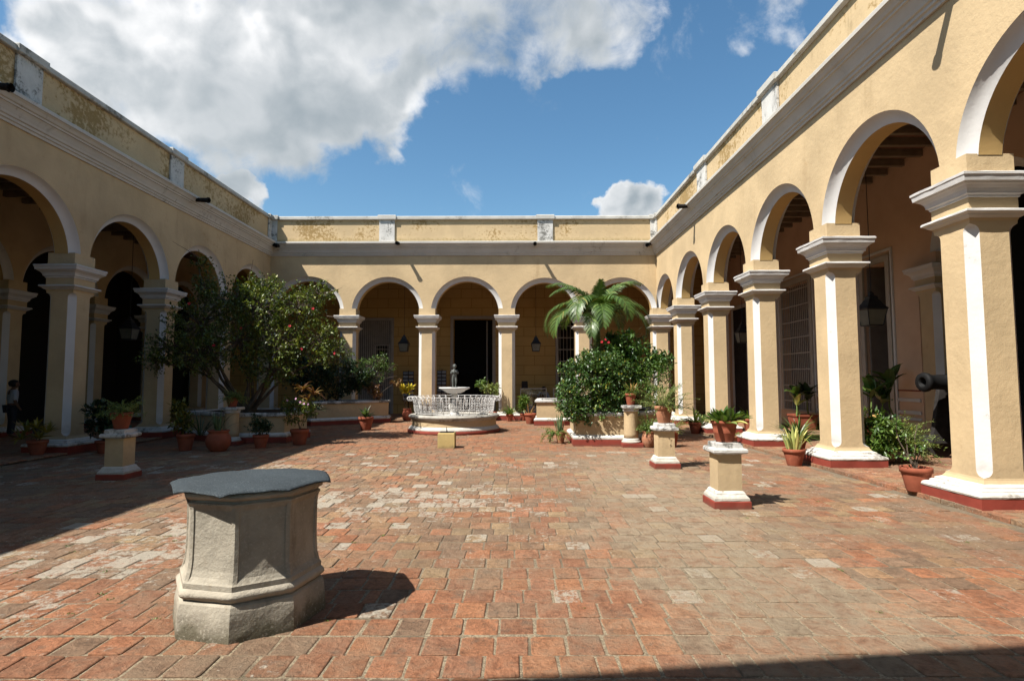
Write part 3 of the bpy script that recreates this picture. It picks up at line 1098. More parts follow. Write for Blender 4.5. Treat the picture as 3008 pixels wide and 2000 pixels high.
arch_bay(w_, fr, bk, so, FRI, 9.85, 12.75, 9.5, 13.35, T_I, zc)
part('inner_arch_wall', w_, 'plaster_pink', right_wing)
part('arch_trim', fr, 'white_paint', right_wing, True)
part('arch_trim', bk, 'white_paint', right_wing, True)
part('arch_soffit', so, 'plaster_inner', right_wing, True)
put_pillar(right_wing, XI_R + 0.26, 13.06, R(90))
put_pillar(right_wing, XI_R + 0.26, 9.53, R(90))
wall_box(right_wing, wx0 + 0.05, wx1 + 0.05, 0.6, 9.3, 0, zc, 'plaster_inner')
wall_box(right_wing, 13.4, 13.8, 0.6, 31.0, 0, zc, 'room_shade', 'rear_wall')
wall_box(right_wing, 9.9, 13.4, 13.0, 13.2, 0, zc, 'room_shade', 'room_wall')
# skirting and dado bands of the right gallery wall
for (z0, z1, pr, m) in ((0.06, 0.22, 0.02, 'red_paint'), (0.62, 0.68, 0.025, 'white_paint'), (0.76, 0.84, 0.03, 'white_paint'), (1.05, 1.13, 0.025, 'white_paint'),
                        (1.30, 1.33, 0.015, 'red_paint')):
    wall_box(right_wing, wx0 - pr, wx0 + 0.01, 13.42, DOOR[0] - 0.22, z0, z1, m, 'dado_moulding')
    wall_box(right_wing, wx0 - pr, wx0 + 0.01, DOOR[1] + 0.22, WIN[0] - 0.2, z0, z1, m, 'dado_moulding')


def frame_around(wing, x, y0, y1, z0, z1, w, pr, m):
    b = MB()
    b.box(x - pr, x + 0.02, y0 - w, y0, z0, z1 + w)
    b.box(x - pr, x + 0.02, y1, y1 + w, z0, z1 + w)
    b.box(x - pr, x + 0.02, y0, y1, z1, z1 + w)
    return part('frame', b, m, wing)


def grille(wing, x, y0, y1, z0, z1, nb, nr, axis='y', m='frame_paint', rad=0.011):
    b = MB()
    if axis == 'y':
        b.box(x - 0.02, x + 0.02, y0, y1, z0, z0 + 0.04)
    else:
        b.box(y0, y1, x - 0.02, x + 0.02, z0, z0 + 0.04)
    g = part('window_grille', b, m, wing)
    for i in range(nb):
        t = y0 + (y1 - y0) * (i + 0.5) / nb
        b = MB()
        b.tube([(x, t, z0), (x, t, z1)] if axis == 'y' else [(t, x, z0), (t, x, z1)], rad, 6)
        part('bar', b, m, g)
    for i in range(nr):
        z = z0 + (z1 - z0) * (i + 0.6) / nr
        b = MB()
        if axis == 'y':
            b.box(x - 0.016, x - 0.010, y0, y1, z - 0.018, z + 0.018)
        else:
            b.box(y0, y1, x - 0.016, x - 0.010, z - 0.018, z + 0.018)
        part('rail', b, m, g)
    return g


frame_around(right_wing, wx0, WIN[0], WIN[1], WIN[2], WIN[3], 0.16, 0.05, 'frame_paint')
frame_around(right_wing, wx0 - 0.003, WIN[0] - 0.20, WIN[1] + 0.20, WIN[2], WIN[3] + 0.22, 0.07, 0.035, 'white_paint')
grille(right_wing, wx0 - 0.03, WIN[0], WIN[1], WIN[2], WIN[3], 15, 8)
wall_box(right_wing, wx0 + 0.25, wx0 + 0.30, WIN[0], WIN[1], WIN[2], WIN[3], 'wood_grey', 'shutter')
frame_around(right_wing, wx0, DOOR[0], DOOR[1], 0.06, DOOR[3], 0.15, 0.05, 'frame_paint')
frame_around(right_wing, wx0 - 0.003, DOOR[0] - 0.19, DOOR[1] + 0.19, 0.06, DOOR[3] + 0.25, 0.06, 0.035, 'white_paint')
b = MB()
b.box(wx0 + 0.05, wx0 + 0.5, DOOR[1] - 0.10, DOOR[1] - 0.05, 0.06, DOOR[3] - 0.02)
part('door_leaf', b, 'wood_grey', right_wing)
wall_box(right_wing, 10.9, 11.0, 13.2, 17.0, 0, zc, 'room_shade', 'room_wall')
# second window and pilaster farther along
frame_around(right_wing, wx0, 23.2, 24.6, 0.06, 4.5, 0.15, 0.05, 'white_paint')
b = MB()
b.box(wx0 - 0.02, wx0 + 0.01, 23.2, 24.6, 0.06, 4.5)
part('door_leaf', b, 'shelf_dark', right_wing)
b = MB()
b.rect_loft(XI_R, 21.7, [(0, 0.0), (0, 4.0), (0.04, 4.02), (0.12, 4.15), (0.12, 4.25)], 0.12, 0.3)
part('pilaster', b, 'white_paint', right_wing)

# left gallery: a second row of arches, then a dark hall
FLI = Frame((XI_L, 0), (0, 1), (1, 0))
w_, so = MB(), MB()
prI = [(9.35, 9.97), (12.70, 13.32), (16.05, 16.67), (19.40, 20.02), (22.8, 23.4), (26.2, 26.8)]
for i in range(len(prI) - 1):
    fr, bk = MB(), MB()
    m0 = (prI[i][0] + prI[i][1]) / 2 if i else 9.35
    m1 = (prI[i + 1][0] + prI[i + 1][1]) / 2
    arch_bay(w_, fr, bk, so, FLI, prI[i][1], prI[i + 1][0], m0, m1, 0.6, zc)
    part('arch_trim', fr, 'white_paint', left_wing, True)
    part('arch_trim', bk, 'white_paint', left_wing, True)
part('inner_arch_wall', w_, 'plaster', left_wing)
part('arch_soffit', so, 'soffit_plaster', left_wing, True)
for (a, b_) in prI:
    put_pillar(left_wing, XI_L - 0.3, (a + b_) / 2, R(90))
wall_box(left_wing, -18.9, -18.5, 0.6, 31.0, 0, zc, 'room_shade', 'rear_wall')
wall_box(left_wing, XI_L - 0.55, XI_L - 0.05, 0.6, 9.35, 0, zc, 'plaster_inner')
wall_box(left_wing, -18.5, XI_L - 0.05, 26.9, 27.2, 0, zc, 'room_shade', 'end_wall')
# a pedimented niche in the left hall
b = MB()
b.rect_loft(-18.3, 19.6, [(0.08, 0.06), (0.08, 0.3), (0, 0.32), (0, 2.3), (0.08, 2.34), (0.08, 2.5)], 0.25, 0.9)
part('niche_altar', b, 'plaster', left_wing)
b = MB()
b.lathe([(0.45, 2.5), (0.40, 2.9), (0.20, 3.1), (0.12, 3.4), (0.0, 3.5)], (-18.3, 19.6), 12)
part('niche_finial', b, 'plaster', left_wing)

# back gallery: block-lined wall with shuttered door, open doorway, grilled window
BD1 = (-7.35, -5.72, 0.03, 4.35)
BD2 = (-2.80, -0.98, 0.03, 4.42)
BW = (2.10, 3.55, 0.45, 4.30)
yw0, yw1 = YI_B, YI_B + 0.45


def bwall(x0, x1, z0, z1):
    wall_box(back_wing, x0, x1, yw0, yw1, z0, z1, 'block_plaster')


bwall(XI_L + 0.02, BD1[0], 0, zc)
bwall(BD1[1], BD2[0], 0, zc)
bwall(BD2[1], BW[0], 0, zc)
bwall(BW[1], XI_R - 0.02, 0, zc)
bwall(BD1[0], BD1[1], BD1[3], zc)
bwall(BD2[0], BD2[1], BD2[3], zc)
bwall(BW[0], BW[1], 0, BW[2])
bwall(BW[0], BW[1], BW[3], zc)
wall_box(back_wing, -14, 9.4, 31.0, 31.4, 0, zc, 'room_shade', 'rear_wall')


def frame_b(x0, x1, z0, z1, w, m, pr=0.05):
    b = MB()
    b.box(x0 - w, x0, yw0 - pr, yw0 + 0.02, z0, z1 + w)
    b.box(x1, x1 + w, yw0 - pr, yw0 + 0.02, z0, z1 + w)
    b.box(x0, x1, yw0 - pr, yw0 + 0.02, z1, z1 + w)
    part('frame', b, m, back_wing)


frame_b(*BD1, 0.13, 'wood_white')
frame_b(*BD2, 0.14, 'wood_white')
frame_b(*BW, 0.13, 'wood_white')
# shuttered door with a barred hatch
b = MB()
hx0, hx1, hz0, hz1 = -6.42, -5.84, 1.92, 3.18
yl = yw0 + 0.02
b.box(BD1[0], hx0, yl, yl + 0.05, 0.03, BD1[3])
b.box(hx1, BD1[1], yl, yl + 0.05, 0.03, BD1[3])
b.box(hx0, hx1, yl, yl + 0.05, 0.03, hz0)
b.box(hx0, hx1, yl, yl + 0.05, hz1, BD1[3])
dl = part('door_leaf', b, 'wood_grey', back_wing)
nsl = 17
for i in range(nsl):
    x = BD1[0] + (BD1[1] - BD1[0]) * (i + 0.5) / nsl
    if hx0 - 0.02 < x < hx1 + 0.02:
        for (za, zb) in ((0.1, hz0 - 0.08), (hz1 + 0.1, BD1[3] - 0.02)):
            b = MB()
            b.box(x - 0.015, x + 0.015, yl - 0.022, yl - 0.001, za, zb)
            part('bar', b, 'wood_white', dl)
    else:
        b = MB()
        b.box(x - 0.015, x + 0.015, yl - 0.022, yl - 0.001, 0.1, BD1[3] - 0.02)
        part('bar', b, 'wood_white', dl)
grille(back_wing, yl - 0.005, hx0, hx1, hz0, hz1, 5, 3, 'x', 'wood_white', 0.014)
b = MB()
for (a, c_, z0, z1) in ((hx0 - 0.07, hx0, hz0 - 0.07, hz1 + 0.07), (hx1, hx1 + 0.06, hz0 - 0.07, hz1 + 0.07), (hx0, hx1, hz1, hz1 + 0.07), (hx0, hx1, hz0 - 0.07, hz0)):
    b.box(a, c_, yl - 0.03, yl - 0.002, z0, z1)
part('hatch_frame', b, 'wood_white', dl)
# door leaves folded back in the open doorway and shelves inside
b = MB()
b.box(BD2[1] - 0.30, BD2[1] - 0.24, yw1 - 0.05, yw1 + 0.85, 0.03, BD2[3] - 0.05)
part('door_leaf', b, 'wood_white', back_wing)
b = MB()
for z in (0.5, 1.0, 1.5, 2.0):
    b.box(-2.9, 0.2, 29.6, 30.0, z, z + 0.04)
for x in (-2.9, -1.9, -1.0, 0.2):
    b.box(x, x + 0.05, 29.62, 29.98, 0.03, 2.15)
part('shelf', b, 'shelf_dark', back_wing)
grille(back_wing, yw0 - 0.01, BW[0], BW[1], BW[2], BW[3], 9, 7, 'x', 'frame_paint', 0.012)

# raised gallery floors
GZ = 0.055


def gal_floor(wing, x0, x1, y0, y1, z=GZ):
    b = MB()
    b.box(x0, x1, y0, y1, -0.05, z)
    return part('gallery_floor', b, 'mortar', wing)


gfR = gal_floor(right_wing, XR - 0.19, 13.4, 0.7, 31.0, GZ - 0.012)
gfL = gal_floor(left_wing, -18.5, XL + 0.05, 0.7, 31.0, GZ - 0.012)
gfB = gal_floor(back_wing, XL + 0.06, XR - 0.2, YB + 0.36, 31.0, 0.02)


def lay(parent, wing, x0, x1, y0, y1, z, edge_first, seed, px=0.262, py=0.217, keep=60):
    r = random.Random(seed)
    V, Fc, Cc = [], [], []
    L = LOC[wing]
    x = x0
    cnt = 0
    while x < x1:
        w = px * r.uniform(0.96, 1.04)
        if edge_first and x == x0:
            w = 0.15
        yy = y0 + r.uniform(0, 0.15)
        while yy < y1:
            h = py * r.uniform(0.92, 1.08)
            cx, cy = x + w / 2, yy + h / 2
            vs, fs = brick_geo(cx, cy, w - r.uniform(0.006, 0.014), h - r.uniform(0.006, 0.014), r.uniform(-0.012, 0.012), z + r.uniform(-0.005, 0.004), r,
                               r.uniform(-0.015, 0.015), r.uniform(-0.015, 0.015), sink=0.06 if edge_first and x == x0 else 0.03, ch=0.007)
            c = r.choice([(0.40, 0.17, 0.09), (0.37, 0.18, 0.10), (0.42, 0.22, 0.12), (0.34, 0.15, 0.085), (0.38, 0.24, 0.14)])
            col = (c[0], c[1], c[2], r.uniform(0.0, 0.28))
            if edge_first and x == x0 and cnt < keep and cy > 5.5:
                link('brick', brick_mesh('brick', [(a - cx, b2 - cy, c2) for a, b2, c2 in vs], fs, [col] * len(fs)), None, parent, (cx - L.x, cy - L.y, -L.z))
                cnt += 1
            else:
                n = len(V)
                V += [(a - L.x, b2 - L.y, c2 - L.z) for a, b2, c2 in vs]
                Fc += [tuple(k + n for k in q) for q in fs]
                Cc += [col] * len(fs)
            yy += h
        x += w
    o = link('bricks', brick_mesh('bricks', V, Fc, Cc), None, parent)
    o['kind'] = 'stuff'


lay(gfR, right_wing, XR - 0.235, 9.3, 4.5, 27.0, GZ, True, 3)
lay(gfL, left_wing, -14.0, XL + 0.09, 9.0, 27.0, GZ, False, 4)
lay(gfB, back_wing, XL + 0.1, XR - 0.4, YB + 0.37, 27.0, 0.033, False, 6)

# ------------------------------------------------------------------ the stone well
WC = (-1.82, 4.11)
w_ang = math.atan2(3.628 - 4.11, -1.734 + 1.82)


def octa(rad, z, jit=0.0, c=WC, ang=w_ang, n=8, r=None):
    out = []
    for k in range(n):
        t = ang + 2 * math.pi * k / n
        rr = rad + (r.uniform(-jit, jit) if r else 0)
        out.append((c[0] + rr * math.cos(t), c[1] + rr * math.sin(t), z))
    return out


def subdiv_ring(ring, m):
    out = []
    n = len(ring)
    for i in range(n):
        a, b = Vector(ring[i]), Vector(ring[(i + 1) % n])
        for k in range(m):
            out.append(tuple(a.lerp(b, k / m)))
    return out


well = thing('stone_well', (WC[0], WC[1], 0), 'weathered octagonal stone well head in the near paving', 'well')
wr = random.Random(2)


def rough(ring, j, r):
    c = Vector((WC[0], WC[1], 0))
    o = []
    for p in ring:
        v = Vector(p)
        d = Vector((v.x - c.x, v.y - c.y, 0)).normalized()
        v += d * r.uniform(-j, j)
        v.z += r.uniform(-j, j) * 0.6
        o.append(tuple(v))
    return o


b = MB()
b.rings([rough(subdiv_ring(octa(rd, z), 6), 0.0016, wr) for rd, z in ((0.495, -0.03), (0.497, 0.03), (0.493, 0.08), (0.490, 0.13), (0.486, 0.17), (0.478, 0.205), (0.462, 0.218), (0.44, 0.222))], True, True, True)
part('base_block', b, 'stone', well)
b = MB()
prof = [(0.44, 0.215)] + [(0.452 + 0.034 * math.sin(math.pi * t), 0.222 + 0.078 * t) for t in [0.0, 0.12, 0.25, 0.4, 0.55, 0.7, 0.85, 1.0]] + [(0.44, 0.305)]
b.rings([rough(subdiv_ring(octa(rd, z), 5), 0.0025, wr) for rd, z in prof], True, True, True)
part('roll_moulding', b, 'stone_roll', well, True)
# shaft: cavetto foot, panelled faces with raised margins, flared neck
b = MB()
prof = [(0.462, 0.295), (0.462, 0.325), (0.452, 0.335), (0.445, 0.36), (0.435, 0.40), (0.43, 0.46), (0.428, 0.55), (0.428, 0.66), (0.429, 0.73), (0.432, 0.775), (0.438, 0.80), (0.448, 0.812), (0.448, 0.822)]
rings_ = []
for rd, z in prof:
    base_r = octa(rd, z)
    ring = []
    panel = 0.34 < z < 0.80
    for i in range(8):
        p, q = Vector(base_r[i]), Vector(base_r[(i + 1) % 8])
        mid = (p + q) / 2
        inn = (Vector((WC[0], WC[1], z)) - mid).normalized()
        for t in (0, 0.075, 0.09, 0.3, 0.5, 0.7, 0.91, 0.925):
            v = p.lerp(q, t)
            if panel and 0.08 < t < 0.92:
                v += inn * (0.009 + wr.uniform(-0.002, 0.002))
            ring.append(tuple(v))
    rings_.append(ring)
b.rings(rings_, True, True, True)
part('shaft', b, 'stone', well)
b = MB()
b.rings([subdiv_ring(octa(rd, z), 5) for rd, z in ((0.43, 0.812), (0.428, 0.83), (0.442, 0.842))], True, False, False)
prof = [(0.440 + 0.024 * math.sin(math.pi * t), 0.838 + 0.060 * t) for t in [0, 0.15, 0.3, 0.5, 0.7, 0.85, 1.0]] + [(0.40, 0.898)]
b.rings([rough(subdiv_ring(octa(rd, z), 5), 0.004, wr) for rd, z in prof], True, True, True)
part('rim_roll', b, 'stone_roll', well, True)

# the sheet that covers it
cr_ = random.Random(8)
b = MB()
outer = []
NA = 64
corner_r = [0.535, 0.50, 0.53, 0.555, 0.52, 0.535, 0.575, 0.515]
for k in range(NA):
    t = w_ang - 0.12 + 2 * math.pi * k / NA
    f8 = (k / NA * 8)
    i = int(f8)
    fr_ = f8 - i
    r0, r1 = corner_r[i % 8], corner_r[(i + 1) % 8]
    p = Vector((math.cos(w_ang - 0.12 + 2 * math.pi * i / 8), math.sin(w_ang - 0.12 + 2 * math.pi * i / 8))) * r0
    q = Vector((math.cos(w_ang - 0.12 + 2 * math.pi * (i + 1) / 8), math.sin(w_ang - 0.12 + 2 * math.pi * (i + 1) / 8))) * r1
    v = p.lerp(q, fr_)
    corner = abs(fr_ - 0.5) * 2
    z = 0.905 - 0.004 - 0.014 * corner ** 4 + 0.0025 * math.sin(k * 1.1) + cr_.uniform(-0.001, 0.001)
    outer.append((v, z))
rings_ = []
for k_, zz in ((0.0, 0.934), (0.35, 0.930), (0.65, 0.922), (0.86, 0.913)):
    rings_.append([(WC[0] + v.x * max(k_, 0.001), WC[1] + v.y * max(k_, 0.001), zz) for v, z in outer])
rings_.append([(WC[0] + v.x * 0.96, WC[1] + v.y * 0.96, max(0.903, z + 0.010) if i % 2 else max(0.901, z + 0.008)) for i, (v, z) in enumerate(outer)])
rings_.append([(WC[0] + v.x, WC[1] + v.y, z) for v, z in outer])
rings_.append([(WC[0] + v.x * 0.998, WC[1] + v.y * 0.998, z - 0.007) for v, z in outer])
rings_.append([(WC[0] + v.x * 0.90, WC[1] + v.y * 0.90, 0.899) for v, z in outer])
b.rings(rings_, True)
solo('well_cover', b, 'felt', 'dark grey mineral felt sheet lying as a lid on the stone well', 'cover', smooth=True)

# ------------------------------------------------------------------ pedestals for pots
def pedestal(x, y, label):
    """x, y = centre; square pier with moulded foot and cap"""
    t = thing('pedestal', (x, y, 0), label, 'pedestal', 'square pedestals for flower pots')
    b = MB()
    b.rect_loft(x, y, [(0.075, -0.03), (0.075, 0.085), (0.068, 0.092)], 0.155, 0.155, m=5, wob=0.004)
    part('plinth', b, 'red_paint', t)
    b = MB()
    b.rect_loft(x, y, [(0.06, 0.088), (0.064, 0.10), (0.062, 0.125), (0.045, 0.15), (0.030, 0.165), (0.027, 0.18), (0.015, 0.20), (0.0, 0.208)], 0.155, 0.155, m=5, wob=0.004)
    part('foot_moulding', b, 'white_base', t)
    b = MB()
    b.rect_loft(x, y, [(0.0, 0.20), (0.0, 0.67)], 0.152, 0.152, m=4, wob=0.003)
    part('shaft', b, 'pillar_plaster', t)
    b = MB()
    b.rect_loft(x, y, [(0.0, 0.655), (0.01, 0.662), (0.05, 0.672), (0.058, 0.685), (0.058, 0.715), (0.048, 0.732), (0.012, 0.738), (0.008, 0.79), (0.002, 0.80)], 0.155, 0.155, m=5, wob=0.004)
    part('cap', b, 'white_grimy', t)
    return t


pedestal(2.70, 7.48, 'yellow square pedestal standing alone on the right nearest the viewer')
pedestal(2.75, 10.67, 'yellow square pedestal on the right behind the nearer one, ferny pot on top')
pedestal(-6.47, 9.60, 'yellow square pedestal standing in the shade on the left')

# sundial block
sd = thing('sundial_block', (-1.575, 13.79, 0), 'low yellow block with a metal gnomon before the fountain', 'sundial')
b = MB()
b.rect_loft(-1.575, 13.79, [(0, -0.03), (0.002, 0.15), (0, 0.335), (-0.012, 0.352), (-0.03, 0.357)], 0.195, 0.19)
part('block', b, 'sun_block', sd)
b = MB()
b.box(-1.74, -1.41, 13.63, 13.95, 0.3575, 0.364)
dial = part('dial_plate', b, 'dark_iron', sd)
b = MB()
b.add([(-1.578, 13.68, 0.364), (-1.572, 13.68, 0.364), (-1.572, 13.90, 0.364), (-1.578, 13.90, 0.364), (-1.578, 13.69, 0.50), (-1.572, 13.69, 0.50)],
      [(0, 1, 2, 3), (0, 3, 4), (1, 5, 2), (0, 4, 5, 1), (2, 5, 4, 3)])
part('gnomon', b, 'dark_iron', dial)

# ------------------------------------------------------------------ fountain
FC = (-1.845, 18.12)
fountain = thing('fountain', (FC[0], FC[1], 0), 'round fountain basin with white iron railing in the middle of the courtyard', 'fountain')
b = MB()
b.lathe([(1.425, -0.03), (1.43, 0.09), (1.42, 0.098)], FC, 72)
part('plinth_ring', b, 'red_paint', fountain, True)
b = MB()
b.lathe([(1.40, 0.09), (1.405, 0.12), (1.385, 0.15), (1.345, 0.18), (1.325, 0.20), (1.31, 0.21)], FC, 72, True, False)
part('foot_moulding', b, 'white_base', fountain, True)
b = MB()
b.lathe([(1.31, 0.205), (1.30, 0.25), (1.30, 0.39)], FC, 72, False, False)
part('basin_wall', b, 'pillar_plaster', fountain, True)
b = MB()
b.lathe([(1.30, 0.385), (1.33, 0.40), (1.335, 0.425), (1.36, 0.44), (1.385, 0.455), (1.395, 0.485), (1.385, 0.515), (1.35, 0.535), (1.10, 0.54), (1.08, 0.53), (1.08, 0.42)], FC, 72, False, False)
part('rim', b, 'rim_stone', fountain, True)
b = MB()
b.lathe([(1.09, 0.44), (0.0, 0.441)], FC, 48, False, False)
part('basin_floor', b, 'white_grimy', fountain)
b = MB()
b.lathe([(0.20, 0.44), (0.20, 0.50), (0.14, 0.56), (0.13, 0.60), (0.16, 0.66), (0.175, 0.74), (0.16, 0.84), (0.11, 0.93), (0.085, 1.0), (0.08, 1.06), (0.10, 1.14), (0.12, 1.17)], FC, 24, True, True,
        flute=lambda t, z: 0.06 * abs(math.sin(t * 6)) if 0.6 < z < 0.9 else 0)
part('baluster', b, 'white_grimy', fountain, True)
b = MB()
b.lathe([(0.10, 1.165), (0.20, 1.18), (0.30, 1.225), (0.34, 1.265), (0.45, 1.31), (0.482, 1.322), (0.482, 1.352), (0.46, 1.358), (0.42, 1.345), (0.0, 1.33)], FC, 40, True, False,
        flute=lambda t, z: 0.03 * math.cos(t * 16) if z < 1.28 else 0)
part('bowl', b, 'white_paint', fountain, True)
# bulging iron railing: hoops, bars and scrolls
b = MB()


def rail_r(z):
    t = (z - 0.58) / 0.50
    return 1.20 + 0.22 * (t ** 2.2)


def hoop(mbx, rr, z, rad, n=72):
    pts = [(FC[0] + rr * math.cos(2 * math.pi * k / n), FC[1] + rr * math.sin(2 * math.pi * k / n), z) for k in range(n + 1)]
    mbx.tube(pts, rad, 5, False)


hoop(b, 1.20, 0.585, 0.010)
hoop(b, 1.40, 1.075, 0.009)
hoop(b, 1.235, 0.80, 0.006)
railing = part('railing', b, 'white_paint', fountain, True)
NB = 40
barm = None
bar = MB()
scr = MB()
prof = [(1.17, 0.56), (1.20, 0.585), (1.225, 0.66), (1.235, 0.76), (1.245, 0.86), (1.265, 0.95), (1.30, 1.02), (1.345, 1.062), (1.395, 1.075), (1.43, 1.06), (1.45, 1.02), (1.44, 0.975), (1.41, 0.95), (1.375, 0.965), (1.37, 0.995)]
bar.tube([(r_, 0, z) for r_, z in prof], 0.0085, 5, False)
meb = bar.mesh('bar', True)
meb.materials.append(MATS['white_paint'])
ang0 = 2 * math.pi / NB / 2


def spiral(cx, cz, r0, turns, sgn, n=16):
    o = []
    for k in range(n):
        t = k / (n - 1)
        rr = r0 * (1 - 0.7 * t)
        a = sgn * 2 * math.pi * turns * t
        o.append((cx + rr * math.cos(a), cz + rr * math.sin(a)))
    return o


pts = []
for k in range(90):
    t = k / 89
    z = 0.615 + 0.40 * t + 0.040 * math.sin(2 * math.pi * 5 * t)
    rr = 1.215 + 0.06 * t ** 2
    pts.append((rr, 0.048 * math.cos(2 * math.pi * 5 * t) * (1 - 0.3 * t), z))
scr.tube(pts, 0.006, 4, False)
mes = scr.mesh('scroll', True)
mes.materials.append(MATS['white_paint'])
for k in range(NB):
    a = 2 * math.pi * k / NB
    link('bar', meb, None, railing, (0, 0, 0), a)
    link('scroll', mes, None, railing, (0, 0, 0), a + ang0)
for k in range(8):
    a = 2 * math.pi * (k + 0.4) / 8
    b = MB()
    b.tube([(FC[0] + 1.17 * math.cos(a), FC[1] + 1.17 * math.sin(a), 0.53), (FC[0] + 1.19 * math.cos(a), FC[1] + 1.19 * math.sin(a), 0.585)], 0.014, 5)
    part('railing_foot', b, 'dark_iron', fountain)


# ------------------------------------------------------------------ figures (skin-modifier bodies)
def skin_body(name, joints, edges, root, material, parent, sub=2, loc=(0, 0, 0), rz=0.0, scale=1.0):
    me = bpy.data.meshes.new(name)
    names = list(joints)
    idx = {n: i for i, n in enumerate(names)}
    me.from_pydata([tuple(c * scale for c in joints[n][:3]) for n in names], [(idx[a], idx[b_]) for a, b_ in edges], [])
    o = bpy.data.objects.new(name, me)
    COL.objects.link(o)
    bm = bmesh.new()
    bm.from_mesh(me)
    lay_ = bm.verts.layers.skin.verify()
    bm.verts.ensure_lookup_table()
    for n, i in idx.items():
        j = joints[n]
        rx = j[3] * scale
        ry = (j[4] if len(j) > 4 else j[3]) * scale
        bm.verts[i][lay_].radius = (rx, ry)
        bm.verts[i][lay_].use_root = (n == root)
    bm.to_mesh(me)
    bm.free()
    m = o.modifiers.new('skin', 'SKIN')
    m.use_smooth_shade = True
    s = o.modifiers.new('sub', 'SUBSURF')
    s.levels = s.render_levels = sub
    me.materials.append(MATS[material])
    o.parent = parent
    o.location = loc
    o.rotation_euler = (0, 0, rz)
    return o


def head_mesh(c, s, face_dir):
    """ovoid head with brow, nose, chin and ears; faces -y before rotation"""
    mbx = MB()
    rs = []
    n = 16
    prof = [(-1.0, 0.28), (-0.85, 0.52), (-0.62, 0.70), (-0.35, 0.83), (-0.05, 0.94), (0.25, 1.0), (0.55, 0.94), (0.8, 0.70), (0.95, 0.38), (1.0, 0.08)]
    ca, sa = math.cos(face_dir), math.sin(face_dir)
    for (z, r_) in prof:
        ring = []
        for k in range(n):
            t = 2 * math.pi * k / n
            x = math.sin(t) * r_ * 0.78
            y_ = -math.cos(t) * r_ * 0.95 - (0.10 if z < -0.3 else 0)
            front = max(0, math.cos(t)) ** 6
            if -0.35 <= z <= 0.06:
                y_ -= front * 0.22 * (1 if z < 0 else 0.6)
            if -0.9 < z < -0.6:
                y_ -= front * 0.06
            if 0.0 < z < 0.3:
                y_ += (max(0, math.cos(t - 0.45)) ** 20 + max(0, math.cos(t + 0.45)) ** 20) * 0.05
            side = abs(math.sin(t)) ** 8
            if -0.35 <= z <= 0.26:
                x *= 1 + 0.16 * side
            ring.append((c[0] + (x * ca - y_ * sa) * s, c[1] + (x * sa + y_ * ca) * s, c[2] + z * s))
        rs.append(ring)
    mbx.rings(rs, True, True, True)
    return mbx


# bronze child on the fountain
statue = thing('statue', (FC[0], FC[1], 1.333), 'dark bronze child figure standing on the fountain bowl', 'statue')
J = {'pel': (0, 0, 0.33, 0.062, 0.052), 'bel': (0.003, -0.012, 0.385, 0.062, 0.058), 'che': (0.0, 0.0, 0.455, 0.062, 0.05), 'neck': (0, 0, 0.515, 0.03), 'hd': (0, -0.004, 0.545, 0.03),
     'hl': (-0.035, 0, 0.30, 0.048), 'kl': (-0.045, -0.012, 0.175, 0.034), 'al': (-0.042, 0.005, 0.045, 0.020), 'fl': (-0.045, -0.045, 0.022, 0.016),
     'hr': (0.035, 0, 0.30, 0.048), 'kr': (0.045, -0.03, 0.185, 0.033), 'ar': (0.032, 0.01, 0.05, 0.020), 'fr': (0.036, -0.04, 0.022, 0.016),
     'sl': (-0.072, 0.0, 0.482, 0.028), 'el': (-0.105, -0.015, 0.405, 0.023), 'wl': (-0.055, -0.075, 0.44, 0.016), 'hndl': (-0.028, -0.085, 0.465, 0.017),
     'sr': (0.072, 0.0, 0.482, 0.028), 'er': (0.108, -0.01, 0.41, 0.023), 'wr': (0.06, -0.072, 0.43, 0.016), 'hndr': (0.03, -0.088, 0.45, 0.017)}
E_s = [('pel', 'bel'), ('bel', 'che'), ('che', 'neck'), ('neck', 'hd'), ('pel', 'hl'), ('hl', 'kl'), ('kl', 'al'), ('al', 'fl'), ('pel', 'hr'), ('hr', 'kr'), ('kr', 'ar'), ('ar', 'fr'),
       ('che', 'sl'), ('sl', 'el'), ('el', 'wl'), ('wl', 'hndl'), ('che', 'sr'), ('sr', 'er'), ('er', 'wr'), ('wr', 'hndr')]
skin_body('body', J, E_s, 'pel', 'bronze', statue, 2, (0, 0, 0.02), 0.12, 1.08)
b = head_mesh((FC[0] + 0.004, FC[1] - 0.012, 1.333 + 0.675), 0.072, 0.25)
part('head', b, 'bronze', statue, True)
b = MB()
b.lathe([(0.0, 1.334), (0.115, 1.334), (0.115, 1.355), (0.09, 1.362), (0.0, 1.363)], FC, 20)
part('foot_plate', b, 'bronze', statue)
b = MB()   # the jar it hugs
b.lathe([(0.012, 1.333 + 0.455), (0.03, 1.333 + 0.47), (0.036, 1.333 + 0.50), (0.026, 1.333 + 0.53), (0.016, 1.333 + 0.55), (0.024, 1.333 + 0.562)], (FC[0], FC[1] - 0.098), 12)
part('jar', b, 'bronze', statue, True)


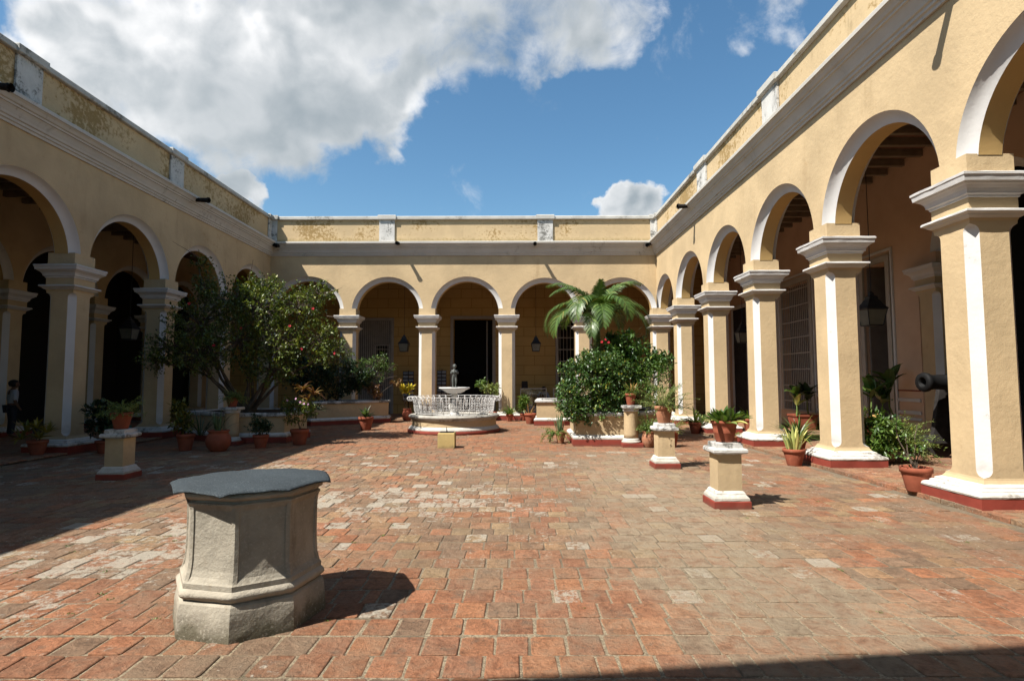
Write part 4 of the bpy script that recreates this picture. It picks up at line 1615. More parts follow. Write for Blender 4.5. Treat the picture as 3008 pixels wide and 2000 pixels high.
def person(x, y, z, rz, label, shirt, pose, h=1.62):
    t = thing('person', (x, y, z), label, 'person')
    k = h / 1.62
    if pose == 'stand':
        J = {'pel': (0, 0, 0.90, 0.15, 0.10), 'che': (0, 0, 1.20, 0.15, 0.105), 'neck': (0, 0.0, 1.36, 0.05), 'hd': (0, -0.01, 1.42, 0.05),
             'hl': (-0.09, 0, 0.83, 0.085), 'kl': (-0.10, -0.01, 0.46, 0.06), 'al': (-0.10, 0.02, 0.09, 0.042), 'fl': (-0.11, -0.12, 0.035, 0.035),
             'hr': (0.09, 0, 0.83, 0.085), 'kr': (0.10, -0.02, 0.46, 0.06), 'ar': (0.10, 0.02, 0.09, 0.042), 'fr': (0.12, -0.12, 0.035, 0.035),
             'sl': (-0.17, 0, 1.30, 0.06), 'el': (-0.22, 0.02, 1.03, 0.045), 'wl': (-0.20, -0.10, 0.82, 0.03), 'nl': (-0.18, -0.15, 0.76, 0.03),
             'sr': (0.17, 0, 1.30, 0.06), 'er': (0.22, 0.02, 1.03, 0.045), 'wr': (0.20, -0.10, 0.82, 0.03), 'nr': (0.18, -0.15, 0.76, 0.03)}
        hc = (0, -0.02, 1.50)
    else:      # seated on a stool, leaning over a case
        J = {'pel': (0, 0.05, 0.52, 0.16, 0.12), 'che': (0, -0.08, 0.84, 0.15, 0.105), 'neck': (0, -0.14, 0.99, 0.05), 'hd': (0, -0.18, 1.04, 0.05),
             'hl': (-0.10, -0.06, 0.50, 0.085), 'kl': (-0.12, -0.44, 0.48, 0.06), 'al': (-0.12, -0.40, 0.09, 0.042), 'fl': (-0.12, -0.52, 0.035, 0.035),
             'hr': (0.10, -0.06, 0.50, 0.085), 'kr': (0.12, -0.44, 0.48, 0.06), 'ar': (0.12, -0.40, 0.09, 0.042), 'fr': (0.12, -0.52, 0.035, 0.035),
             'sl': (-0.17, -0.10, 0.93, 0.06), 'el': (-0.24, -0.22, 0.72, 0.045), 'wl': (-0.12, -0.38, 0.66, 0.03), 'nl': (-0.07, -0.42, 0.65, 0.03),
             'sr': (0.17, -0.10, 0.93, 0.06), 'er': (0.24, -0.22, 0.72, 0.045), 'wr': (0.12, -0.38, 0.66, 0.03), 'nr': (0.07, -0.42, 0.65, 0.03)}
        hc = (0, -0.22, 1.13)
    E = [('pel', 'che'), ('che', 'neck'), ('neck', 'hd'), ('pel', 'hl'), ('hl', 'kl'), ('kl', 'al'), ('al', 'fl'), ('pel', 'hr'), ('hr', 'kr'), ('kr', 'ar'), ('ar', 'fr'),
         ('che', 'sl'), ('sl', 'el'), ('el', 'wl'), ('wl', 'nl'), ('che', 'sr'), ('sr', 'er'), ('er', 'wr'), ('wr', 'nr')]
    skin_body('body', J, E, 'pel', 'skin', t, 2, (0, 0, 0), rz, k)
    up = {n: tuple(J[n][:3]) + tuple(r_ * 1.14 + 0.006 for r_ in J[n][3:]) for n in ('pel', 'che', 'sl', 'sr', 'el', 'er')}
    up['neck'] = (J['neck'][0], J['neck'][1], J['neck'][2] - 0.05, 0.07)
    skin_body('shirt', up, [('pel', 'che'), ('che', 'neck'), ('che', 'sl'), ('sl', 'el'), ('che', 'sr'), ('sr', 'er')], 'pel', shirt, t, 2, (0, 0, 0), rz, k)
    lo = {n: tuple(J[n][:3]) + tuple(r_ * 1.13 + 0.005 for r_ in J[n][3:]) for n in ('pel', 'hl', 'kl', 'al', 'hr', 'kr', 'ar')}
    lo['pel'] = lo['pel'][:2] + (lo['pel'][2] - 0.03,) + lo['pel'][3:]
    skin_body('trousers', lo, [('pel', 'hl'), ('hl', 'kl'), ('kl', 'al'), ('pel', 'hr'), ('hr', 'kr'), ('kr', 'ar')], 'pel', 'trousers', t, 2, (0, 0, 0), rz, k)
    ca, sa = math.cos(rz), math.sin(rz)
    hx, hy = (hc[0] * ca - hc[1] * sa) * k, (hc[0] * sa + hc[1] * ca) * k
    part('head', head_mesh((x + hx, y + hy, z + hc[2] * k), 0.115 * k, rz), 'skin', t, True)
    hb = MB()
    rs = []
    for (zz, r_) in ((-0.55, 0.82), (-0.1, 1.04), (0.3, 1.10), (0.6, 1.03), (0.85, 0.78), (1.03, 0.42), (1.1, 0.05)):
        ring = []
        for q in range(16):
            a = 2 * math.pi * q / 16
            fx, fy = math.sin(a) * r_ * 0.84, -math.cos(a) * r_ * 1.0 + 0.12
            if zz < 0.45:
                fy = max(fy, -0.10)
            fx, fy = fx * 0.115 * k, fy * 0.115 * k
            ring.append((x + hx + fx * ca - fy * sa, y + hy + fx * sa + fy * ca, z + hc[2] * k + zz * 0.115 * k))
        rs.append(ring)
    hb.rings(rs, True, True, True)
    part('hair', hb, 'hair', t, True)
    return t


person(1.35, 26.45, 0.03, 0.1, 'seated attendant in a pale shirt bent over a glass case', 'shirt_white', 'sit')
person(-13.6, 15.75, GZ, 2.6, 'standing figure in a white shirt in the dark gallery at the left edge', 'shirt_white', 'stand', 1.56)
person(6.95, 24.2, GZ, 1.2, 'standing figure in a red shirt deep in the far right gallery', 'shirt_red', 'stand', 1.72)
b = MB()
b.lathe([(0.16, 0.03), (0.14, 0.42), (0.17, 0.44), (0.17, 0.47), (0.0, 0.475)], (1.36, 26.50), 14)
solo('stool', b, 'wood_grey', 'round stool under the seated attendant', 'stool')

# ------------------------------------------------------------------ planters and colonnettes
def planter(poly, ztop, label):
    cx = sum(p[0] for p in poly) / len(poly)
    cy = sum(p[1] for p in poly) / len(poly)
    t = thing('planter', (cx, cy, 0), label, 'planter', 'low masonry planting beds')
    b = MB()
    b.poly_loft(poly, [(0.09, -0.03), (0.09, 0.14), (0.08, 0.15)], True, True)
    part('plinth', b, 'red_paint', t)
    b = MB()
    b.poly_loft(poly, [(0.075, 0.145), (0.092, 0.17), (0.09, 0.21), (0.06, 0.235), (0.03, 0.245), (0.0, 0.26)], True, True)
    part('foot_moulding', b, 'white_base', t)
    b = MB()
    b.poly_loft(poly, [(0.0, 0.25), (0.0, ztop - 0.09)], True, True)
    part('wall', b, 'pillar_plaster', t)
    b = MB()
    b.poly_loft(poly, [(0.0, ztop - 0.10), (0.045, ztop - 0.095), (0.06, ztop - 0.07), (0.06, ztop - 0.02), (0.035, ztop), (-0.16, ztop), (-0.17, ztop - 0.05)], True, True)
    part('coping', b, 'white_grimy', t)
    b = MB()
    b.poly_loft(poly, [(-0.165, ztop - 0.045), (-0.30, ztop - 0.02)], False, True)
    part('soil', b, 'soil', t)
    return t


planter([(-7.1, 14.72), (-5.86, 14.90), (-5.75, 16.2), (-6.6, 17.3), (-8.6, 17.2), (-8.85, 15.85)], 0.76, 'low planting bed in the left shade, hibiscus tree growing in it')
planter([(1.52, 14.12), (2.75, 14.02), (3.65, 14.85), (3.9, 16.6), (2.4, 17.0), (1.55, 16.0)], 0.80, 'low planting bed on the right, round bush spilling over its front')
planter([(-6.98, 20.18), (-5.9, 20.95), (-4.72, 21.83), (-4.80, 22.35), (-6.9, 22.45), (-8.3, 21.5)], 0.84, 'low planting bed before the second back pillar, shade across its long front')
planter([(0.80, 20.30), (1.75, 20.30), (3.3, 21.2), (3.4, 22.3), (0.95, 22.3)], 0.88, 'low planting bed in the sun behind the fountain, right of the third back pillar')


def colonnette(x, y, ztop, label):
    t = thing('colonnette', (x, y, 0), label, 'column', 'short round columns for pots')
    b = MB()
    b.rect_loft(x, y, [(0, -0.03), (0, 0.09), (-0.008, 0.098)], 0.24, 0.24)
    part('plinth', b, 'red_paint', t)
    b = MB()
    b.lathe([(0.225, 0.095), (0.232, 0.12), (0.22, 0.145), (0.195, 0.155), (0.20, 0.175), (0.19, 0.195), (0.17, 0.205)], (x, y), 28)
    part('foot_moulding', b, 'white_base', t, True)
    b = MB()
    b.lathe([(0.172, 0.20), (0.168, 0.3), (0.165, ztop - 0.14), (0.172, ztop - 0.12)], (x, y), 28)
    part('shaft', b, 'pillar_plaster', t, True)
    b = MB()
    b.lathe([(0.172, ztop - 0.145), (0.188, ztop - 0.135), (0.188, ztop - 0.118), (0.178, ztop - 0.112), (0.195, ztop - 0.095), (0.195, ztop - 0.07)], (x, y), 28)
    part('neck_ring', b, 'white_paint', t, True)
    b = MB()
    b.rect_loft(x, y, [(0.0, ztop - 0.072), (0.012, ztop - 0.06), (0.012, ztop - 0.01), (0.0, ztop)], 0.205, 0.205)
    part('abacus', b, 'white_grimy', t)


colonnette(2.80, 13.92, 0.98, 'short yellow round column with a pot on top, right of the round bush')
colonnette(-6.98, 14.42, 0.93, 'short yellow round column at the bend of the left planting bed')

# ------------------------------------------------------------------ lanterns
def lantern(x, y, z, s, ztop, label, chain=True):
    """z = bottom of the glass body"""
    t = thing('lantern', (x, y, z), label, 'lantern', 'lanterns hanging in the galleries')
    b = MB()
    w0, w1, h = 0.15 * s, 0.21 * s, 0.36 * s

    def sq(w, zz):
        return [(x - w, y - w, zz), (x + w, y - w, zz), (x + w, y + w, zz), (x - w, y + w, zz)]
    b.rings([sq(w0, z), sq(w0 + 0.006, z + 0.02)], True, True, True)
    b.rings([sq(w1 + 0.005, z + h - 0.015), sq(w1 + 0.02, z + h), sq(w1 + 0.02, z + h + 0.02)], True, True, True)
    for (sx, sy) in ((-1, -1), (1, -1), (1, 1), (-1, 1)):
        b.tube([(x + sx * w0, y + sy * w0, z), (x + sx * w1, y + sy * w1, z + h)], 0.011, 5)
    part('frame', b, 'lamp_black', t)
    b = MB()
    b.rings([sq(w1 + 0.015, z + h + 0.018), sq(w1 * 0.80, z + h + 0.09 * s), sq(w1 * 0.52, z + h + 0.20 * s), sq(w1 * 0.46, z + h + 0.21 * s), sq(w1 * 0.42, z + h + 0.28 * s), sq(w1 * 0.22, z + h + 0.31 * s), sq(w1 * 0.18, z + h + 0.36 * s), sq(0.01, z + h + 0.40 * s)], True, True, True)
    part('cap', b, 'lamp_black', t)
    for i in range(4):
        b = MB()
        A = sq(w0 - 0.004, z + 0.015)
        Bq = sq(w1 - 0.004, z + h - 0.005)
        j = (i + 1) % 4
        b.add([A[i], A[j], Bq[j], Bq[i]], [(0, 1, 2, 3)])
        part('pane', b, 'lantern_glass', t)
    b = MB()
    b.tube([(x, y, z + h + 0.39 * s), (x + 0.004, y, (z + ztop) / 2), (x, y, ztop)], 0.009, 5)
    part('chain', b, 'lamp_black', t)


lantern(-4.73, 25.0, 2.80, 0.98, Z_CEIL, 'black hanging lantern in the back gallery, left of the open doorway')
lantern(0.975, 25.0, 2.80, 0.92, Z_CEIL, 'black hanging lantern in the back gallery, right of the open doorway')
lantern(7.80, 12.55, 2.74, 1.0, Z_CEIL, 'large black hanging lantern in the right gallery by the tall door')
lantern(7.80, 19.65, 2.82, 0.95, Z_CEIL, 'black hanging lantern far back in the right gallery beside a pillar')
lantern(-12.0, 18.0, 2.86, 0.95, Z_CEIL, 'dark hanging lantern in the left gallery, left of the hibiscus')

# ------------------------------------------------------------------ cannon in the right gallery
cn = thing('cannon', (8.6, 11.1, GZ), 'black iron cannon pointing out between the two nearest right pillars', 'cannon')
b = MB()
ax = Vector((1, 0.10, 0.0)).normalized()
p0 = Vector((7.72, 10.98, 1.53))
st = [(0.0, 0.10), (0.0, 0.17), (0.04, 0.185), (0.09, 0.175), (0.12, 0.15), (0.22, 0.135), (0.5, 0.145), (0.52, 0.16), (0.56, 0.16), (0.58, 0.15), (1.1, 0.175), (1.13, 0.19), (1.2, 0.19), (1.22, 0.18), (1.7, 0.205), (1.75, 0.22), (1.80, 0.19), (1.86, 0.06), (1.95, 0.075), (2.0, 0.02)]
ux = Vector((0, 0, 1))
uy = ax.cross(ux)
b.rings([[tuple(p0 + ax * d + (ux * math.cos(2 * math.pi * k / 28) + uy * math.sin(2 * math.pi * k / 28)) * r_) for k in range(28)] for d, r_ in st], True, False, True)
b.rings([[tuple(p0 + ax * d + (ux * math.cos(2 * math.pi * k / 28) + uy * math.sin(2 * math.pi * k / 28)) * r_) for k in range(28)] for d, r_ in ((0.0, 0.10), (0.01, 0.08), (0.5, 0.075))], True, False, True)
part('barrel', b, 'dark_iron', cn, True)
for sgn in (-1, 1):
    b = MB()
    y0 = 11.06 + sgn * 0.30
    b.add([(8.1, y0 - 0.05, 0.35), (9.35, y0 - 0.05, 0.35), (9.35, y0 - 0.05, 1.0), (8.3, y0 - 0.05, 1.48), (8.1, y0 + 0.05, 0.35), (9.35, y0 + 0.05, 0.35), (9.35, y0 + 0.05, 1.0), (8.3, y0 + 0.05, 1.48)],
          [(0, 1, 2, 3), (7, 6, 5, 4), (0, 4, 5, 1), (1, 5, 6, 2), (2, 6, 7, 3), (3, 7, 4, 0)])
    part('carriage_cheek', b, 'shelf_dark', cn)
    for wx in (8.35, 9.15):
        b = MB()
        b.rings([[(wx + 0.26 * math.cos(2 * math.pi * k / 20), y0 + sgn * dd, GZ + 0.26 + 0.26 * math.sin(2 * math.pi * k / 20)) for k in range(20)] for dd in (0.07, 0.14)], True, True, True)
        part('wheel', b, 'shelf_dark', cn)

# ------------------------------------------------------------------ souvenir stands of the back gallery
def glass_case(x0, x1, y0, label):
    t = thing('display_case', ((x0 + x1) / 2, y0 + 0.25, 0.03), label, 'display case', 'glass display cases')
    b = MB()
    b.box(x0, x1, y0, y0 + 0.5, 0.033, 0.42)
    part('base_cabinet', b, 'case_grey', t)
    b = MB()
    for xx in (x0, x1 - 0.03):
        for yy in (y0, y0 + 0.47):
            b.box(xx, xx + 0.03, yy, yy + 0.03, 0.42, 1.17)
    b.box(x0, x1, y0, y0 + 0.03, 1.17, 1.205)
    b.box(x0, x1, y0 + 0.47, y0 + 0.5, 1.17, 1.205)
    for xx in (x0, x1 - 0.03):
        b.box(xx, xx + 0.03, y0 + 0.03, y0 + 0.47, 1.17, 1.205)
    part('frame', b, 'alu', t)
    b = MB()
    b.box(x0 + 0.03, x1 - 0.03, y0 + 0.012, y0 + 0.018, 0.43, 1.17)
    part('pane', b, 'glass', t)
    b = MB()
    b.box(x0 + 0.03, x1 - 0.03, y0 + 0.04, y0 + 0.46, 0.80, 0.815)
    sh = part('shelf', b, 'glass', t)
    r_ = random.Random(int(x0 * 100))
    for zz in (0.43, 0.82):
        for k in range(9):
            xx = x0 + 0.06 + k * (x1 - x0 - 0.16) / 9
            b = MB()
            hgt = r_.uniform(0.05, 0.2)
            b.rect_loft(xx + 0.05, y0 + r_.uniform(0.12, 0.36), [(0, zz), (-0.005, zz + hgt * 0.7), (-0.02, zz + hgt)], r_.uniform(0.025, 0.05), 0.03)
            part('souvenir', b, r_.choice(['card_a', 'card_b', 'card_c', 'shelf_dark', 'wood_grey']), t)
    return t


glass_case(0.30, 1.47, 25.75, 'glass display case in the back gallery nearest the open doorway')
glass_case(1.78, 2.95, 25.75, 'glass display case in the back gallery half hidden by the round bush')
b = MB()
b.rect_loft(0.50, 25.98, [(0, 1.206), (0, 1.45), (-0.01, 1.52)], 0.14, 0.03)
solo('picture_stand', b, 'shelf_dark', 'small dark stand of pictures on top of the glass case', 'stand')


def card_rack(x, y, h, w, label):
    t = thing('postcard_rack', (x, y, 0.03), label, 'rack', 'postcard racks')
    b = MB()
    b.tube([(x, y, 0.03), (x, y, h + 0.05)], 0.02, 6)
    for a in range(4):
        b.tube([(x, y, 0.06), (x + 0.25 * math.cos(a * 1.57 + 0.4), y + 0.25 * math.sin(a * 1.57 + 0.4), 0.045)], 0.015, 5)
    part('pole', b, 'dark_iron', t)
    b = MB()
    b.box(x - w / 2, x + w / 2, y - 0.09, y - 0.075, h - 1.35, h)
    bk = part('panel', b, 'shelf_dark', t)
    r_ = random.Random(int(h * 1000))
    nx, nz = 2, 8
    for i in range(nx):
        for j in range(nz):
            cx = x - w / 2 + w * (i + 0.5) / nx
            cz = h - 1.33 + 1.33 * (j + 0.5) / nz
            b = MB()
            b.box(cx - w / nx * 0.42, cx + w / nx * 0.42, y - 0.10, y - 0.094, cz - 0.055, cz + 0.055)
            part('postcard', b, r_.choice(['card_a', 'card_b', 'card_c']), bk)


card_rack(-4.80, 26.55, 1.98, 0.50, 'postcard rack behind the yellow croton, under the left lantern')
card_rack(-3.28, 26.60, 2.02, 0.42, 'postcard rack beside the open doorway, right of the pillar')

# ------------------------------------------------------------------ plants
def np_mesh(name, V, T, vals, material):
    me = bpy.data.meshes.new(name)
    n, m = len(V), len(T)
    me.vertices.add(n)
    me.vertices.foreach_set('co', np.ascontiguousarray(V, dtype=np.float32).ravel())
    me.loops.add(m * 3)
    me.loops.foreach_set('vertex_index', np.ascontiguousarray(T, dtype=np.int32).ravel())
    me.polygons.add(m)
    me.polygons.foreach_set('loop_start', np.arange(0, m * 3, 3, dtype=np.int32))
    me.update(calc_edges=True)
    at = me.attributes.new('v', 'FLOAT', 'FACE')
    at.data.foreach_set('value', np.ascontiguousarray(vals, dtype=np.float32))
    me.materials.append(MATS[material])
    return me


def unit(a):
    return a / np.maximum(np.linalg.norm(a, axis=1, keepdims=True), 1e-9)


def leaf_tris(P, D, L, Wd, val, fold=0.25, droop=0.15):
    """N kite leaves folded along the midrib"""
    N = len(P)
    up = np.tile(np.array([0, 0, 1.0]), (N, 1)) + nrg.normal(0, 0.35, (N, 3))
    S = unit(np.cross(D, up))
    U = unit(np.cross(S, D))
    L = L[:, None]
    Wd = Wd[:, None]
    mid = P + D * L * 0.45 - U * (Wd * fold * 0.5)
    V = np.empty((N, 5, 3))
    V[:, 0] = P
    V[:, 1] = mid + S * Wd * 0.5 + U * Wd * fold
    V[:, 2] = P + D * L - U * L * droop
    V[:, 3] = mid - S * Wd * 0.5 + U * Wd * fold
    V[:, 4] = mid
    base = (np.arange(N) * 5)[:, None]
    T = np.concatenate([base + np.array([0, 1, 4]), base + np.array([1, 2, 4]), base + np.array([4, 2, 3]), base + np.array([0, 4, 3])], axis=1).reshape(-1, 3)
    return V.reshape(-1, 3), T, np.repeat(val, 4)


def crown_twigs(lobes, per_m2, seed, lo=0.35, up=0.35):
    """twig tips in a set of ellipsoid lobes (cx,cy,cz,rx,ry,rz)"""
    r = np.random.default_rng(seed)
    P, D, B = [], [], []
    for (cx, cy, cz, rx, ry, rz) in lobes:
        n = max(6, int(per_m2 * (rx * ry + ry * rz + rx * rz) * 4.2))
        d = unit(r.normal(0, 1, (n, 3)))
        rad = lo + (1.08 - lo) * np.sqrt(r.random((n, 1)))
        lump = 1 + 0.16 * np.sin(d[:, :1] * 5 + cx * 3) * np.cos(d[:, 2:] * 6 + cz * 2)
        q = np.array([cx, cy, cz]) + d * rad * lump * np.array([rx, ry, rz])
        P.append(q)
        dd = unit(d + np.array([0, 0, up]) + r.normal(0, 0.45, (n, 3)))
        D.append(dd)
        B.append(np.tile(np.array([[cx, cy, cz]]), (n, 1)))
    return np.concatenate(P), np.concatenate(D), np.concatenate(B)


def leaf_mass(lobes, per_m2, leaves, size, asp, seed, twig=0.22, lo=0.35, vmean=0.45, vspread=0.22, accent=0.0):
    r = np.random.default_rng(seed + 100)
    P, D, B = crown_twigs(lobes, per_m2, seed, lo)
    n = len(P)
    k = leaves
    t = r.random((n, k, 1))
    base = P[:, None, :] + D[:, None, :] * (t - 0.6) * twig + r.normal(0, 0.02, (n, k, 3))
    ld = unit((D[:, None, :] * 0.5 + r.normal(0, 0.75, (n, k, 3)) + np.array([0, 0, 0.12])).reshape(-1, 3))
    base = base.reshape(-1, 3)
    L = size * r.uniform(0.6, 1.25, len(base))
    val = np.clip(np.repeat(r.normal(vmean, vspread * 0.7, n), k) + r.normal(0, vspread * 0.7, n * k), 0, 0.92)
    if accent:
        val[r.random(len(val)) < accent] = 1.0
    return base, ld, L, L * asp, val, P, B


def put_mesh(name, me, parent, shift=True):
    o = bpy.data.objects.new(name, me)
    COL.objects.link(o)
    o.parent = parent
    return o


def foliage(parent, name, P, D, L, Wd, val, material, fold=0.25, droop=0.15):
    V, T, vv = leaf_tris(P, D, L, Wd, val, fold, droop)
    V = V - np.array(LOC[top_of(parent)])
    return put_mesh(name, np_mesh(name, V, T, vv, material), parent)


def limb(mbx, a, b, r0, r1, seed, sag=0.12, n=6):
    r = random.Random(seed)
    a, b = Vector(a), Vector(b)
    pts, rad = [], []
    ln = (b - a).length
    off = Vector((r.uniform(-1, 1), r.uniform(-1, 1), r.uniform(-0.2, 1))) * ln * sag
    for i in range(n + 1):
        t = i / n
        p = a.lerp(b, t) + off * math.sin(math.pi * t) + Vector((r.uniform(-1, 1), r.uniform(-1, 1), r.uniform(-1, 1))) * ln * 0.018
        pts.append(p)
        rad.append(r0 + (r1 - r0) * t)
    mbx.tube(pts, rad, 6)
    return pts


def shrub(name, loc, label, cat, lobes, stems, material, per_m2, leaves, size, asp, seed, twig=0.2, bark='bark', twig_wood=0.10, lo=0.35, accent=0.0, r0=0.03, vmean=0.45,
          group=None, extra_twigs=()):
    t = thing(name, loc, label, cat, group)
    base, ld, L, Wd, val, P, B = leaf_mass(lobes, per_m2, leaves, size, asp, seed, twig, lo, vmean, accent=accent)
    wood = MB()
    k = 0
    tips = []
    for (cx, cy, cz, rx, ry, rz) in lobes:
        s = stems[k % len(stems)]
        tips.append(limb(wood, s, (cx, cy, cz), r0, r0 * 0.35, seed + k))
        k += 1
    r = random.Random(seed)
    for i in range(len(P)):
        if r.random() < twig_wood:
            limb(wood, B[i] + (P[i] - B[i]) * 0.05, P[i], r0 * 0.28, 0.003, seed * 7 + i, 0.10, 3)
    for (a, b_) in extra_twigs:
        limb(wood, a, b_, 0.012, 0.003, seed + 77, 0.05, 5)
    tr = part('trunk', wood, bark, t)
    foliage(t, 'crown', base, ld, L, Wd, val, material)
    return t, P


def rot_z(v, a):
    return Vector((v[0] * math.cos(a) - v[1] * math.sin(a), v[0] * math.sin(a) + v[1] * math.cos(a), v[2]))


def blade_geo(mbx, base, az, ln, w, lean, droop, seg=6, fold=0.25, prof=None, val=0.5, twist=0.0):
    """a strap or oval leaf: lean = starting angle from vertical, droop = added bend"""
    p = Vector(base)
    ang = lean
    pts = []
    for i in range(seg + 1):
        t = i / seg
        pts.append((p.copy(), ang))
        step = ln / seg
        p = p + Vector((math.sin(ang) * math.cos(az), math.sin(ang) * math.sin(az), math.cos(ang))) * step
        ang += droop / seg
    side = Vector((-math.sin(az + twist), math.cos(az + twist), 0))
    vs = []
    for i, (q, a) in enumerate(pts):
        t = i / seg
        ww = w * (prof(t) if prof else (math.sin(math.pi * min(1, 0.18 + t * 0.82)) ** 0.7 if t < 1 else 0.03))
        nrm = Vector((-math.cos(a) * math.cos(az), -math.cos(a) * math.sin(az), math.sin(a)))
        vs += [tuple(q - side * ww / 2 + nrm * ww * fold), tuple(q), tuple(q + side * ww / 2 + nrm * ww * fold)]
    fs = []
    for i in range(seg):
        o = i * 3
        fs += [(o, o + 1, o + 4, o + 3), (o + 1, o + 2, o + 5, o + 4)]
    mbx.val = val
    mbx.add(vs, fs)


OVAL = lambda t: max(0.02, math.sin(math.pi * min(1.0, t ** 0.8)) ** 0.75)
LANCE = lambda t: max(0.02, (0.55 + 0.45 * math.sin(math.pi * t)) * (1 - t ** 4))


def pot(parent, x, y, z, w, h, style='flower', m='terracotta'):
    b = MB()
    r = w / 2
    if style == 'flower':
        prof = [(r * 0.60, z), (r * 0.62, z + 0.01), (r * 0.90, z + h * 0.76), (r * 0.90, z + h * 0.77), (r * 0.985, z + h * 0.78), (r, z + h * 0.99), (r * 0.97, z + h), (r * 0.88, z + h), (r * 0.86, z + h * 0.86)]
    elif style == 'ringed':
        prof = [(r * 0.62, z), (r * 0.64, z + 0.01), (r * 0.78, z + h * 0.42), (r * 0.80, z + h * 0.44), (r * 0.785, z + h * 0.46), (r * 0.815, z + h * 0.50), (r * 0.80, z + h * 0.52), (r * 0.83, z + h * 0.56), (r * 0.815, z + h * 0.58),
                (r * 0.92, z + h * 0.84), (r * 0.99, z + h * 0.86), (r, z + h * 0.985), (r * 0.96, z + h), (r * 0.88, z + h), (r * 0.86, z + h * 0.86)]
    elif style == 'amphora':
        prof = [(r * 0.58, z), (r * 0.62, z + 0.015), (r * 0.88, z + h * 0.22), (r, z + h * 0.45), (r * 0.97, z + h * 0.62), (r * 0.80, z + h * 0.82), (r * 0.74, z + h * 0.88), (r * 0.86, z + h * 0.96), (r * 0.86, z + h), (r * 0.76, z + h), (r * 0.70, z + h * 0.88)]
    else:
        prof = [(r * 0.8, z), (r, z + h), (r * 0.9, z + h), (r * 0.88, z + h * 0.85)]
    b.lathe(prof, (x, y), 26, True, False)
    p = part('pot', b, m, parent, True)
    b = MB()
    rr = prof[-1][0]
    b.lathe([(rr * 1.01, prof[-1][1]), (rr * 0.5, prof[-1][1] + 0.012), (0.0, prof[-1][1] + 0.016)], (x, y), 16, False, False)
    part('soil', b, 'soil', p)
    return prof[-1][1]


def pplant(x, y, z, label):
    return thing('potted_plant', (x, y, z), label, 'potted plant', 'potted plants about the courtyard')


def rosette(t, x, y, z, n, ln, w, mt, seed, lean=(0.1, 0.9), droop=(0.2, 1.0), prof=None, spread=0.06, single=True, vr=(0.1, 0.95), fold=0.25):
    """strap leaves from one crown; each a part of its own"""
    r = random.Random(seed)
    mbx = MB()
    for i in range(n):
        az = 2 * math.pi * (i * 0.382) + r.uniform(-0.3, 0.3)
        l_ = ln * r.uniform(0.65, 1.1)
        le = r.uniform(*lean)
        b = MB() if single else mbx
        s = r.uniform(0, spread)
        blade_geo(b, (x + s * math.cos(az), y + s * math.sin(az), z), az, l_, w * r.uniform(0.8, 1.15), le, r.uniform(*droop), 6, fold, prof, r.uniform(*vr))
        if single:
            part('leaf', b, mt, t)
    if not single:
        part('foliage', mbx, mt, t)


def fern(t, x, y, z, n, ln, mt, seed, lean=(0.3, 1.3), size=0.035, droop=1.0, name='foliage', dens=16):
    """feathery sprays: fine leaflets along arching stalks, one part"""
    r = np.random.default_rng(seed)
    Ps, Ds, Ls = [], [], []
    wood = MB()
    for i in range(n):
        az = r.uniform(0, 2 * math.pi)
        ang = r.uniform(*lean)
        l_ = ln * r.uniform(0.5, 1.1)
        p = np.array([x, y, z], float)
        pts = [p.copy()]
        seg = dens
        for k in range(seg):
            d = np.array([math.sin(ang) * math.cos(az), math.sin(ang) * math.sin(az), math.cos(ang)])
            p = p + d * l_ / seg
            pts.append(p.copy())
            ang += droop / seg * r.uniform(0.3, 1.6)
            az += r.normal(0, 0.05)
            if k > 1:
                for q in range(3):
                    Ps.append(p + r.normal(0, 0.008, 3))
                    Ds.append(d * 0.5 + r.normal(0, 0.7, 3))
                    Ls.append(size * r.uniform(0.6, 1.4))
        wood.val = 0.3
        wood.tube([tuple(q) for q in pts[::3]], 0.0025, 3, False)
    P = np.array(Ps)
    D = unit(np.array(Ds))
    L = np.array(Ls)
    foliage(t, name, P, D, L, L * 0.28, np.clip(r.normal(0.5, 0.25, len(P)), 0, 1), mt, 0.15)
    part('stalks', wood, mt, t)


def bushy(t, lobes, mt, per_m2, leaves, size, asp, seed, stems=None, r0=0.010, accent=0.0, lo=0.2, name='foliage', vmean=0.5, twig=0.12, wood_mat='bark'):
    base, ld, L, Wd, val, P, B = leaf_mass(lobes, per_m2, leaves, size, asp, seed, twig, lo, vmean, accent=accent)
    foliage(t, name, base, ld, L, Wd, val, mt)
    if stems:
        wood = MB()
        for k, lb in enumerate(lobes):
            limb(wood, stems[k % len(stems)], lb[:3], r0, r0 * 0.4, seed + k)
        part('stem', wood, wood_mat, t)
    return P


def flowers(t, pts, size, m, seed, name='flower'):
    r = random.Random(seed)
    for p in pts:
        b = MB()
        n = Vector((r.uniform(-0.6, 0.6), -1, r.uniform(0, 0.8))).normalized()
        x = n.orthogonal().normalized()
        y_ = n.cross(x)
        c = Vector(p)
        for k in range(5):
            a = 2 * math.pi * k / 5
            d = x * math.cos(a) + y_ * math.sin(a)
            e = n.cross(d)
            b.add([tuple(c), tuple(c + (d * 0.6 + e * 0.42) * size + n * size * 0.35), tuple(c + d * size + n * size * 0.2), tuple(c + (d * 0.6 - e * 0.42) * size + n * size * 0.35)], [(0, 1, 2, 3)])
        b.tube([tuple(c), tuple(c + n * size * 0.9)], size * 0.07, 4)
        part(name, b, m, t)


